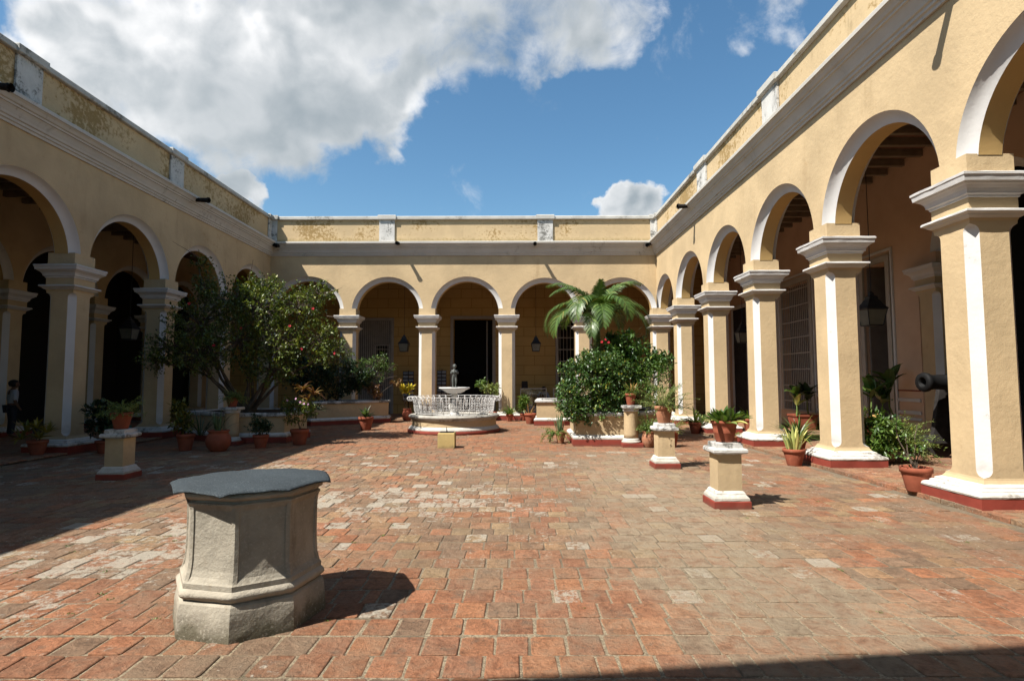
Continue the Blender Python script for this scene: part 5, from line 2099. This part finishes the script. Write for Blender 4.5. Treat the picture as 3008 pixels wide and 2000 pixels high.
# --- the hibiscus in the left bed: several stems from one foot, crown in broken lobes
hx, hy = -7.15, 15.55
HL = [(-8.35, 15.3, 3.05, 0.75, 0.7, 0.75), (-7.65, 15.6, 3.65, 0.80, 0.75, 0.70), (-6.75, 15.5, 3.50, 0.85, 0.8, 0.72), (-5.85, 15.6, 3.55, 0.70, 0.7, 0.55), (-5.25, 15.4, 2.62, 0.62, 0.6, 0.50),
      (-6.15, 15.2, 2.55, 0.75, 0.7, 0.60), (-7.15, 15.0, 2.60, 0.85, 0.7, 0.65), (-8.1, 14.9, 2.25, 0.75, 0.6, 0.50), (-8.95, 15.0, 2.45, 0.55, 0.5, 0.42), (-5.35, 15.8, 3.95, 0.45, 0.45, 0.32),
      (-8.35, 15.6, 4.15, 0.36, 0.36, 0.42), (-8.55, 15.7, 4.75, 0.22, 0.22, 0.26), (-6.9, 15.8, 4.15, 0.45, 0.45, 0.32), (-4.80, 15.4, 2.30, 0.45, 0.5, 0.33), (-6.3, 15.0, 1.85, 0.7, 0.6, 0.35), (-9.3, 15.0, 2.1, .35, .4, .28)]
hst = [(hx - 0.12, hy, 0.72), (hx + 0.05, hy - 0.08, 0.72), (hx + 0.18, hy + 0.05, 0.72), (hx, hy + 0.15, 0.72)]
hib, HP = shrub('hibiscus_tree', (hx, hy, 0.72), 'spreading hibiscus tree with scattered red flowers rising from the left planting bed', 'tree', HL, hst, 'leaf_hibiscus', 40, 8, 0.085, 0.55, 21, 0.30,
                twig_wood=0.34, lo=0.40, r0=0.045, vmean=0.42,
                extra_twigs=[((-8.5, 15.7, 4.85), (-8.85, 15.6, 5.15)), ((-8.5, 15.7, 4.85), (-9.25, 15.5, 5.35)), ((-5.1, 15.5, 3.9), (-4.55, 15.3, 4.05)), ((-5.0, 15.4, 3.3), (-4.5, 15.2, 3.2)), ((-7.2, 15.6, 4.3), (-7.05, 15.5, 4.85))])
flowers(hib, [(-5.15, 14.78, 3.42), (-5.65, 14.55, 2.95), (-7.45, 14.35, 2.45), (-4.62, 14.95, 2.28), (-5.42, 14.75, 2.38), (-8.3, 14.7, 3.55), (-6.9, 14.6, 2.9)], 0.042, 'petal_red', 5)

# --- dark shrub in the far left bed
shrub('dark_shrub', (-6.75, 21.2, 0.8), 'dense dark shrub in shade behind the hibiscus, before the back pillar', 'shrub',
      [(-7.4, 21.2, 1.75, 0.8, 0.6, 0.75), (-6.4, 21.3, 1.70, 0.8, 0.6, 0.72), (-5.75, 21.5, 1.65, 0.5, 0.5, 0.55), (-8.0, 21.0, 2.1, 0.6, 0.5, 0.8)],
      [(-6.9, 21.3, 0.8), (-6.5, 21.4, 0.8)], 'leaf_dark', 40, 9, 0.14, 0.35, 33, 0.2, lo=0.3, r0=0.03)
ls, _ = shrub('light_shrub', (-5.25, 21.85, 0.8), 'airy grey-green shrub at the right end of the far left bed', 'shrub',
              [(-5.55, 21.8, 2.05, 0.42, 0.4, 0.36), (-5.05, 21.8, 2.30, 0.38, 0.4, 0.32), (-5.30, 21.7, 1.65, 0.40, 0.35, 0.30), (-4.75, 21.9, 2.0, 0.28, 0.3, 0.26)],
              [(-5.25, 21.9, 0.8), (-5.15, 21.85, 0.8)], 'leaf_bright', 34, 8, 0.06, 0.5, 35, 0.2, twig_wood=0.5, lo=0.3, r0=0.02, vmean=0.3,
              extra_twigs=[((-4.9, 21.8, 1.8), (-4.35, 21.6, 2.2)), ((-4.9, 21.8, 1.6), (-4.3, 21.5, 1.75))])
bc = thing('copper_croton', (-5.2, 21.55, 0.8), 'copper and cream leaved croton below the airy shrub', 'plant')
bushy(bc, [(-5.25, 21.5, 1.30, 0.26, 0.2, 0.22), (-5.05, 21.45, 1.05, 0.2, 0.18, 0.18), (-5.85, 21.4, 1.45, 0.16, 0.15, 0.13), (-4.35, 21.6, 1.5, 0.2, 0.12, 0.07)], 'leaf_red', 60, 7, 0.12, 0.4, 36, [(-5.2, 21.6, 0.8)], 0.010, vmean=0.55)

# --- right bed: round glossy bush, broad-leaved shrub, palm
shrub('round_bush', (2.1, 14.75, 0.78), 'dense round glossy bush overhanging the right planting bed', 'bush',
      [(2.05, 14.50, 1.52, 0.88, 0.66, 0.66), (1.60, 14.35, 1.15, 0.55, 0.5, 0.50), (2.50, 14.4, 1.25, 0.50, 0.45, 0.52), (2.05, 14.15, 0.86, 0.62, 0.32, 0.34), (2.1, 14.6, 1.95, 0.6, 0.5, 0.36), (2.45, 14.7, 1.85, .5, .45, .4), (1.55, 14.05, .85, .35, .28, .30)],
      [(2.05, 14.85, 0.78), (2.2, 14.8, 0.78)], 'leaf_ficus', 105, 8, 0.075, 0.58, 41, 0.14, lo=0.55, accent=0.018, r0=0.03, vmean=0.45)
bs, _ = shrub('broadleaf_shrub', (3.1, 15.6, 0.78), 'taller broad-leaved shrub behind the round bush', 'shrub',
              [(2.75, 15.5, 2.35, 0.62, 0.5, 0.42), (3.45, 15.4, 2.05, 0.55, 0.5, 0.45), (2.9, 15.3, 1.85, 0.6, 0.45, 0.45), (3.0, 15.6, 2.6, 0.45, 0.4, 0.26), (3.85, 15.3, 2.05, 0.32, 0.35, 0.25)],
              [(3.0, 15.7, 0.78), (3.2, 15.6, 0.78)], 'leaf_ficus', 40, 8, 0.15, 0.42, 43, 0.2, lo=0.4, r0=0.025, vmean=0.42)
flowers(bs, [(2.38, 14.98, 2.62), (2.46, 14.95, 2.55), (2.30, 15.0, 2.56)], 0.04, 'petal_red', 6)
shrub('small_leaf_shrub', (3.5, 14.9, 0.78), 'fine-leaved shrub with pale flecks beside the tall column, right end of the bed', 'shrub',
      [(3.55, 14.7, 1.55, 0.42, 0.4, 0.42), (3.35, 14.6, 1.2, 0.38, 0.35, 0.35), (3.8, 14.8, 1.75, 0.28, 0.3, 0.3)], [(3.5, 14.9, 0.78)], 'leaf_bright', 80, 8, 0.055, 0.5, 45, 0.14, lo=0.3, r0=0.015, vmean=0.2, accent=0.03)

palm = thing('palm_tree', (2.32, 16.25, 0.78), 'small palm with arching feathery fronds rising behind the round bush', 'palm tree')
b = MB()
b.tube([(2.32, 16.25, 0.70), (2.33, 16.24, 1.5), (2.34, 16.22, 2.4)], [0.11, 0.09, 0.085], 14)
part('trunk', b, 'palm_trunk', palm, True)
b = MB()
b.tube([(2.34, 16.22, 2.38), (2.345, 16.21, 2.8), (2.35, 16.2, 3.3), (2.35, 16.2, 3.5)], [0.10, 0.10, 0.07, 0.03], 14)
part('crownshaft', b, 'palm_green', palm, True)


def frond(base, az, ln, lean, droop, seed, nl=60):
    r = random.Random(seed)
    wood = MB()
    p = Vector(base)
    ang = lean
    pts = []
    seg = 16
    for i in range(seg + 1):
        pts.append((p.copy(), ang))
        p = p + Vector((math.sin(ang) * math.cos(az), math.sin(ang) * math.sin(az), math.cos(ang))) * (ln / seg)
        ang += droop / seg * (0.7 + 0.6 * i / seg)
    rach = MB()
    rach.val = 0.75
    rach.tube([tuple(q) for q, a in pts], [0.016 * (1 - 0.85 * i / seg) for i in range(seg + 1)], 5)
    side0 = Vector((-math.sin(az), math.cos(az), 0))
    for i in range(nl):
        t = 0.10 + 0.90 * i / (nl - 1)
        f_ = t * seg
        k = min(int(f_), seg - 1)
        q = pts[k][0].lerp(pts[k + 1][0], f_ - k)
        a = pts[k][1]
        tan = Vector((math.sin(a) * math.cos(az), math.sin(a) * math.sin(az), math.cos(a)))
        nrm = Vector((-math.cos(a) * math.cos(az), -math.cos(a) * math.sin(az), math.sin(a)))
        ll = 0.52 * ln / 1.8 * (math.sin(math.pi * min(1, 0.22 + t * 0.72)) ** 0.8) * r.uniform(0.88, 1.1)
        for sd in (-1, 1):
            d = (side0 * sd * 1.0 + tan * (0.45 + 0.5 * t) + nrm * 0.30).normalized()
            pp = q.copy()
            w = 0.029 * (1.1 - 0.45 * t)
            vs = []
            n_ = 4
            for j in range(n_ + 1):
                u = j / n_
                wn = w * (0.6 + 0.9 * math.sin(math.pi * min(1, 0.15 + 0.85 * u))) * (1 if j < n_ else 0.05) * 0.65
                cr = d.cross(nrm).normalized()
                vs += [tuple(pp - cr * wn / 2), tuple(pp + cr * wn / 2)]
                pp = pp + d * (ll / n_)
                d = (d + Vector((0, 0, -0.24 - 0.22 * r.random()))).normalized()
            rach.val = min(0.95, max(0.0, r.gauss(0.45, 0.22))) if r.random() > 0.015 else 1.0
            rach.add(vs, [(j * 2, j * 2 + 1, j * 2 + 3, j * 2 + 2) for j in range(n_)])
    return rach


fr_specs = [(2.75, 1.95, 0.26, 1.7), (0.40, 2.0, 0.24, 1.7), (3.25, 2.05, 0.50, 3.0), (6.10, 2.05, 0.50, 3.0), (3.65, 1.95, 0.72, 2.8), (5.75, 1.95, 0.72, 2.8), (4.7, 1.8, 0.5, 3.1), (4.15, 1.9, 0.42, 3.1),
            (5.25, 1.9, 0.42, 3.1), (1.5, 1.8, 0.4, 2.4), (2.2, 1.8, 0.5, 2.7), (0.9, 1.8, 0.5, 2.7), (4.45, 1.6, 0.9, 2.6), (2.95, 1.95, 0.65, 2.9), (0.05, 1.95, 0.65, 2.9), (4.9, 1.1, 0.08, 0.6), (3.4, 1.8, 0.2, 2.3)]
for i, (az, ln, lean, droop) in enumerate(fr_specs):
    zb = 3.30 if lean < 0.5 else 3.18
    part('frond', frond((2.35 + 0.04 * math.cos(az), 16.2 + 0.04 * math.sin(az), zb), az, ln, lean, droop, 60 + i), 'leaf_palm', palm)

# --- potted plants
t = pplant(2.70, 7.48, 0.80, 'red pot of broad green leaves on the nearest right pedestal')
z = pot(t, 2.70, 7.48, 0.801, 0.34, 0.27, 'ringed')
rosette(t, 2.70, 7.48, z, 56, 0.24, 0.08, 'leaf_bright', 1, (0.05, 1.2), (0.0, 0.7), OVAL, 0.15, True, (0.0, 0.55))
rosette(t, 2.66, 7.42, z, 6, 0.22, 0.09, 'leaf_variegated', 2, (0.7, 1.4), (0.2, 0.8), OVAL, 0.13)

t = pplant(2.75, 10.67, 0.80, 'terracotta pot of spreading feathery fern on the second right pedestal')
z = pot(t, 2.75, 10.67, 0.801, 0.34, 0.31, 'flower', 'terracotta_pale')
fern(t, 2.75, 10.67, z, 74, 0.62, 'leaf_fern', 3, (0.1, 1.35), 0.035, 0.9)
rosette(t, 2.95, 10.6, z, 22, 0.34, 0.026, 'leaf_dark', 4, (0.4, 1.5), (0.0, 0.8), LANCE, 0.14)

t = pplant(-6.47, 9.60, 0.80, 'pot of low green fern on the shaded left pedestal')
z = pot(t, -6.47, 9.60, 0.801, 0.33, 0.27)
fern(t, -6.47, 9.60, z, 60, 0.40, 'leaf_fern', 5, (0.3, 1.45), 0.035, 0.7)

t = pplant(5.20, 10.86, 0, 'red pot of upright yellow-edged sword leaves beside the second right pillar')
z = pot(t, 5.20, 10.86, 0.0, 0.40, 0.31)
rosette(t, 5.20, 10.86, z, 34, 0.46, 0.055, 'leaf_variegated', 7, (0.02, 0.55), (0.0, 0.35), LANCE, 0.14)

t = pplant(5.95, 12.25, GZ, 'dark green grassy tuft behind the yellow-edged sword plant')
z = pot(t, 5.95, 12.25, GZ, 0.36, 0.30)
rosette(t, 5.95, 12.25, z, 120, 0.62, 0.028, 'leaf_ficus', 8, (0.1, 1.3), (0.3, 1.3), LANCE, 0.08)

t = pplant(6.95, 10.95, GZ, 'wide tangle of grassy and leafy plants in a pot between the two nearest right pillars')
z = pot(t, 6.95, 10.95, GZ, 0.44, 0.26, 'flower', 'terracotta_pale')
fern(t, 7.08, 10.85, z, 130, 0.78, 'leaf_fern', 9, (0.0, 1.5), 0.055, 0.9)
rosette(t, 7.08, 10.85, z, 60, 0.66, 0.022, 'leaf_bright', 10, (0.1, 1.4), (0.2, 1.0), LANCE, 0.12)
bushy(t, [(6.66, 10.70, 0.62, 0.34, 0.28, 0.36), (6.58, 10.62, 0.34, 0.32, 0.2, 0.20)], 'leaf_bright', 100, 8, 0.12, 0.36, 11, [(6.85, 10.95, z)], 0.008, vmean=0.35)

t = pplant(5.55, 8.10, GZ, 'red pot of a straggly small-leaved bush beside the nearest right pillar')
z = pot(t, 5.55, 8.10, GZ, 0.40, 0.33)
st = [(5.56, 8.1, z), (5.50, 8.05, z)]
sb = [(5.60, 8.05, 0.66, 0.10, 0.1, 0.12), (5.44, 8.1, 0.80, 0.10, 0.1, 0.10), (5.33, 8.15, 1.02, 0.07, 0.08, 0.07), (5.34, 8.05, 0.55, 0.12, 0.1, 0.08), (5.52, 8.08, 0.58, .08, .08, .12)]
bushy(t, sb, 'leaf_ficus', 75, 5, 0.045, 0.7, 12, st, 0.011, vmean=0.55)
wd_ = MB()
limb(wd_, (5.58, 8.1, z), (5.60, 8.08, 0.98), 0.009, 0.004, 3)
part('stem', wd_, 'bark', t)

t = pplant(6.95, 17.25, GZ, 'red pot of arching leaves in the gallery between the third and fourth right pillars')
z = pot(t, 6.95, 17.25, GZ, 0.34, 0.38)
rosette(t, 6.95, 17.25, z, 26, 0.55, 0.05, 'leaf_bright', 13, (0.2, 1.3), (0.3, 1.3), LANCE, 0.08)

t = pplant(5.30, 14.2, 0, 'small tan pot at the foot of the third right pillar')
z = pot(t, 5.30, 14.2, 0, 0.27, 0.22, 'flower', 'terracotta_pale')
fern(t, 5.30, 14.2, z, 16, 0.26, 'leaf_fern', 14, (0.2, 1.3))

t = pplant(5.35, 17.2, 0, 'red pot of bright strap leaves before the fourth right pillar')
z = pot(t, 5.35, 17.2, 0, 0.38, 0.34)
rosette(t, 5.35, 17.2, z, 30, 0.60, 0.05, 'leaf_bright', 15, (0.2, 1.2), (0.5, 1.6), LANCE, 0.1)
rosette(t, 5.50, 17.1, z, 12, 0.30, 0.07, 'leaf_variegated', 16, (0.1, 0.8), (0.1, 0.7), OVAL, 0.08, vr=(0, 0.4))

t = pplant(3.18, 13.75, 0, 'round earthen jar of green fern at the foot of the right column')
z = pot(t, 3.18, 13.75, 0, 0.33, 0.38, 'amphora', 'terracotta_pale')
fern(t, 3.18, 13.75, z, 60, 0.52, 'leaf_bright', 17, (0.0, 1.2), 0.04, 0.8)

t = pplant(3.72, 13.8, 0, 'red pot showing just behind the second right pedestal')
z = pot(t, 3.72, 13.8, 0, 0.36, 0.38)
fern(t, 3.72, 13.8, z, 40, 0.5, 'leaf_fern', 18, (0.0, 1.2), 0.04, 0.8)

t = pplant(1.18, 14.72, 0, 'pale pot of upright snake plant and trailing stems left of the right bed')
z = pot(t, 1.18, 14.72, 0, 0.27, 0.28, 'flower', 'terracotta_pale')
rosette(t, 1.18, 14.72, z, 24, 0.52, 0.045, 'leaf_snake', 19, (0.0, 0.30), (0.0, 0.15), LANCE, 0.10)
rosette(t, 1.18, 14.72, z, 4, 0.35, 0.035, 'leaf_dry', 20, (1.2, 1.6), (0.2, 0.5), LANCE, 0.08)
fern(t, 1.05, 14.7, z, 22, 0.50, 'leaf_bright', 21, (0.8, 1.6), 0.05, 1.6)

t = pplant(-0.15, 22.35, 0, 'red pot of bright green plant before the third back pillar')
z = pot(t, -0.15, 22.35, 0, 0.29, 0.27)
rosette(t, -0.15, 22.35, z, 40, 0.42, 0.055, 'leaf_bright', 22, (0.1, 1.2), (0.2, 1.2), LANCE, 0.10)

t = pplant(0.38, 22.60, 0, 'pot of tall green leaves right of the third back pillar')
z = pot(t, 0.38, 22.60, 0, 0.28, 0.28)
bushy(t, [(0.40, 22.6, 0.78, 0.16, 0.14, 0.18), (0.36, 22.55, 0.52, 0.12, 0.12, 0.12)], 'leaf_bright', 130, 7, 0.17, 0.32, 23, [(0.38, 22.6, z)], 0.01)

t = pplant(0.60, 21.0, 0, 'wide red pot with a few dry stems left of the sunny back bed')
z = pot(t, 0.60, 21.0, 0, 0.44, 0.38)
rosette(t, 0.56, 21.0, z, 9, 0.40, 0.03, 'leaf_dry', 24, (0.1, 0.9), (0.0, 0.5), LANCE, 0.08)

t = pplant(-4.12, 22.55, 0, 'earthen jar with a bright yellow croton left of the fountain')
z = pot(t, -4.12, 22.55, 0, 0.40, 0.48, 'amphora')
rosette(t, -4.14, 22.5, 1.05, 26, 0.34, 0.10, 'leaf_yellow', 25, (0.2, 1.5), (0.0, 0.7), OVAL, 0.05)
rosette(t, -4.00, 22.48, 1.22, 22, 0.30, 0.09, 'leaf_yellow', 26, (0.2, 1.5), (0.0, 0.7), OVAL, 0.05)
rosette(t, -4.28, 22.5, 1.20, 16, 0.28, 0.09, 'leaf_yellow', 27, (0.2, 1.5), (0.0, 0.7), OVAL, 0.05, vr=(0.2, 1))
wd_ = MB()
limb(wd_, (-4.12, 22.55, z), (-4.14, 22.5, 1.1), 0.012, 0.008, 1)
limb(wd_, (-4.10, 22.55, z), (-4.00, 22.48, 1.25), 0.012, 0.008, 2)
limb(wd_, (-4.14, 22.55, z), (-4.28, 22.5, 1.22), 0.012, 0.008, 3)
part('stem', wd_, 'bark', t)

t = pplant(-0.80, 22.70, 0, 'red pot half hidden behind the right side of the fountain railing')
z = pot(t, -0.80, 22.70, 0, 0.32, 0.34)
bushy(t, [(-0.95, 22.7, 1.25, 0.3, 0.2, 0.2), (-0.7, 22.7, 1.15, 0.2, 0.2, 0.2)], 'leaf_fern', 60, 7, 0.12, 0.3, 28, [(-0.8, 22.7, z)], 0.012)
t = pplant(-1.25, 22.9, 0, 'small standard bush with a ball of green leaves behind the fountain, before the dark doorway')
z = pot(t, -1.25, 22.9, 0, 0.30, 0.30)
bushy(t, [(-1.27, 22.85, 1.42, 0.20, 0.2, 0.15), (-1.20, 22.85, 1.22, 0.12, 0.1, 0.1)], 'leaf_bright', 70, 7, 0.11, 0.45, 29, [(-1.25, 22.9, z)], 0.012, vmean=0.3)

t = pplant(-4.70, 18.55, 0, 'terracotta pot of a small dark rosette at the sun edge left of the fountain')
z = pot(t, -4.70, 18.55, 0, 0.49, 0.42)
rosette(t, -4.70, 18.55, z, 30, 0.42, 0.05, 'leaf_dark', 30, (0.1, 1.2), (0.1, 0.9), LANCE, 0.08)
rosette(t, -4.72, 18.5, z + 0.15, 10, 0.22, 0.05, 'leaf_variegated', 31, (0.3, 1.2), (0.1, 0.6), LANCE, 0.04, vr=(0, 0.5))

t = pplant(-5.98, 13.80, 0, 'small pot of upright fleshy shoots before the left bed')
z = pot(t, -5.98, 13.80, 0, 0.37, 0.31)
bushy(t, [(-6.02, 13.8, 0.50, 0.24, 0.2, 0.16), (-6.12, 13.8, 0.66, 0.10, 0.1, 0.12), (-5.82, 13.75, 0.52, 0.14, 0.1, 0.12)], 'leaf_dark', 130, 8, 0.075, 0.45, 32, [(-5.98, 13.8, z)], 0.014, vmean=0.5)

t = pplant(-5.32, 14.50, 0, 'large pot with pink flowers and copper leaves at the right corner of the left bed')
z = pot(t, -5.32, 14.50, 0, 0.46, 0.38)
bushy(t, [(-5.35, 14.4, 0.78, 0.38, 0.25, 0.30), (-5.55, 14.45, 0.95, 0.25, 0.2, 0.25), (-5.05, 14.4, 0.9, 0.22, 0.2, 0.25)], 'leaf_hibiscus', 70, 7, 0.08, 0.45, 34, [(-5.32, 14.5, z)], 0.01, vmean=0.35)
flowers(t, [(-5.52, 14.18, 1.10), (-5.20, 14.16, 1.06), (-5.12, 14.2, 1.02), (-5.30, 14.15, 1.14), (-5.02, 14.2, 1.0)], 0.03, 'petal_pink', 7)
for (cx, cz, sd) in ((-5.25, 1.35, 35), (-4.98, 1.22, 36), (-5.12, 1.05, 37)):
    rosette(t, cx, 14.45, cz, 16, 0.34, 0.05, 'leaf_red', sd, (0.2, 1.5), (0.4, 1.5), LANCE, 0.03)
rosette(t, -4.82, 14.4, 0.85, 22, 0.30, 0.02, 'leaf_dark', 38, (0.3, 1.6), (0.2, 0.9), LANCE, 0.04)

t = pplant(-6.68, 13.20, 0, 'bulging earthen jar of tall snake plant before the left column')
z = pot(t, -6.68, 13.20, 0, 0.54, 0.47, 'amphora')
rosette(t, -6.68, 13.20, z, 14, 0.55, 0.05, 'leaf_snake', 39, (0.0, 0.25), (0.0, 0.2), LANCE, 0.12, vr=(0, 0.5))
rosette(t, -6.68, 13.20, z, 5, 0.55, 0.035, 'leaf_snake', 40, (0.3, 0.8), (0.4, 1.0), LANCE, 0.1, vr=(0, 0.4))

t = pplant(-7.48, 13.30, 0, 'pot of a mottled dark croton at the left end of the left bed')
z = pot(t, -7.48, 13.30, 0, 0.40, 0.38)
bushy(t, [(-7.55, 13.25, 0.72, 0.24, 0.22, 0.28), (-7.62, 13.25, 1.0, 0.16, 0.15, 0.18)], 'leaf_croton_dim', 80, 7, 0.12, 0.38, 41, [(-7.48, 13.3, z)], 0.012, vmean=0.25)
rosette(t, -7.2, 13.4, z, 16, 0.7, 0.03, 'leaf_dark', 42, (0.2, 1.1), (0.3, 1.0), LANCE, 0.1)

t = pplant(-9.96, 12.20, GZ, 'pot of yellowing croton left of the nearest left pillar')
z = pot(t, -9.96, 12.20, GZ, 0.38, 0.30)
for (dx, dz, sd) in ((0, 0.30, 43), (-0.2, 0.22, 44), (0.22, 0.20, 45), (-0.32, 0.06, 46), (0.05, 0.08, 47)):
    rosette(t, -9.96 + dx, 12.15, z + dz, 15, 0.30, 0.055, 'leaf_croton_dim', sd, (0.2, 1.6), (0.2, 1.0), LANCE, 0.05)
wd_ = MB()
for k in range(4):
    limb(wd_, (-9.96, 12.2, z), (-9.96 + 0.15 * (k - 1.5), 12.15, z + 0.25), 0.011, 0.006, k)
part('stem', wd_, 'bark', t)

t = pplant(-9.02, 12.85, 0, 'dark leafy pot plant in deep shade right of the nearest left pillar')
z = pot(t, -9.02, 12.85, 0, 0.36, 0.28)
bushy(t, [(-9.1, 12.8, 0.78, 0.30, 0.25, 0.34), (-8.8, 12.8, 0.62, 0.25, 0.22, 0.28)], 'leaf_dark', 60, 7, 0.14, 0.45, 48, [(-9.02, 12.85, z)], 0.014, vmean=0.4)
rosette(t, -8.85, 12.8, z, 6, 0.7, 0.05, 'leaf_snake', 49, (0.05, 0.5), (0.0, 0.4), LANCE, 0.1)

t = pplant(2.80, 13.92, 0.98, 'small red pot with a little croton on the right round column')
z = pot(t, 2.80, 13.92, 0.981, 0.27, 0.28)
fern(t, 2.80, 13.92, z, 40, 0.28, 'leaf_bright', 50, (0.1, 1.4), 0.04, 0.6)
rosette(t, 2.82, 13.9, z + 0.05, 12, 0.30, 0.035, 'leaf_dry', 51, (0.0, 0.7), (0.0, 0.3), LANCE, 0.04)

t = pplant(-6.98, 14.42, 0.93, 'clay pot of drooping fern on the left round column')
z = pot(t, -6.98, 14.42, 0.931, 0.30, 0.24)
fern(t, -6.90, 14.35, z, 70, 0.36, 'leaf_fern', 52, (0.3, 1.6), 0.035, 1.1)


def trough(t, x0, x1, y0, y1, z0, z1):
    b = MB()
    cx, cy = (x0 + x1) / 2, (y0 + y1) / 2
    b.rect_loft(cx, cy, [(-0.05, z0), (0.0, z1 - 0.06), (0.02, z1 - 0.06), (0.025, z1), (-0.03, z1), (-0.04, z1 - 0.04)], (x1 - x0) / 2, (y1 - y0) / 2, True, False)
    p = part('trough', b, 'terracotta', t)
    b = MB()
    b.box(x0 + 0.03, x1 - 0.03, y0 + 0.03, y1 - 0.03, z1 - 0.05, z1 - 0.03)
    part('soil', b, 'soil', p)


def dieff(t, x, y, z, h, n, seed, ln=0.42, w=0.17, mt='leaf_dark', top=True):
    r = random.Random(seed)
    wd = MB()
    tip = (x + r.uniform(-0.15, 0.15), y + r.uniform(-0.1, 0.1), z + h)
    pts = limb(wd, (x, y, z), tip, 0.022, 0.014, seed, 0.08)
    part('stem', wd, 'palm_green', t)
    for i in range(n):
        az = 2 * math.pi * (i * 0.382) + r.uniform(-0.3, 0.3)
        q = pts[-1] if i > 2 else pts[-2]
        b = MB()
        blade_geo(b, tuple(q), az, ln * r.uniform(0.8, 1.15), w * r.uniform(0.85, 1.1), r.uniform(0.1, 1.1), r.uniform(0.3, 1.0), 7, 0.16, OVAL, r.uniform(0.2, 0.9))
        part('leaf', b, mt, t)


t = thing('trough_plant', (8.85, 17.85, GZ), 'terracotta trough of large-leaved plants below the barred window', 'planter', 'troughs in the right gallery')
trough(t, 8.55, 9.15, 17.55, 18.2, GZ, 0.52)
dieff(t, 8.65, 17.6, 0.48, 0.62, 9, 3, 0.55, 0.22, 'leaf_big')
dieff(t, 8.95, 17.7, 0.48, 0.55, 9, 4, 0.55, 0.22)
dieff(t, 8.5, 17.5, 0.48, 0.35, 4, 5, 0.45, 0.20, 'leaf_variegated')
t = thing('trough_plant', (8.85, 14.15, GZ), 'terracotta trough of tall large-leaved plants beside the tall door', 'planter', 'troughs in the right gallery')
trough(t, 8.15, 9.15, 13.45, 13.85, GZ, 0.52)
dieff(t, 8.30, 13.6, 0.48, 0.75, 10, 6, 0.58, 0.23, 'leaf_big')
dieff(t, 8.65, 13.65, 0.48, 0.60, 9, 7, 0.55, 0.22, 'leaf_big')
dieff(t, 8.95, 13.6, 0.48, 1.0, 10, 8, 0.58, 0.23, 'leaf_big')
rosette(t, 8.25, 13.55, 0.60, 4, 0.38, 0.16, 'leaf_dry', 9, (0.3, 1.2), (0.8, 1.6), OVAL, 0.05)
bushy(t, [(8.05, 13.5, 0.75, 0.14, 0.1, 0.16)], 'leaf_bright', 60, 5, 0.12, 0.5, 53, [(8.2, 13.6, 0.48)], 0.008)

# weeds in the joints of the left paving
wr_ = np.random.default_rng(77)
WP, WD, WL = [], [], []
for k in range(70):
    cx, cy = wr_.uniform(-4.6, -1.2), wr_.uniform(3.4, 6.8)
    if k > 45:
        cx, cy = wr_.uniform(-4.5, 4.8), wr_.uniform(4, 13)
    for q in range(14):
        WP.append((cx + wr_.normal(0, 0.022), cy + wr_.normal(0, 0.010), -0.004))
        WD.append((wr_.normal(0, 0.7), wr_.normal(0, 0.7), 0.7))
        WL.append(wr_.uniform(0.008, 0.024))
V, T, vv = leaf_tris(np.array(WP), unit(np.array(WD)), np.array(WL), np.array(WL) * 0.4, wr_.uniform(0.1, 0.7, len(WP)))
wo = bpy.data.objects.new('weeds', np_mesh('weeds', V, T, vv, 'leaf_bright'))
COL.objects.link(wo)
wo['kind'] = 'stuff'
wo['label'] = 'tiny green weeds in the joints of the brick paving'
wo['category'] = 'weeds'
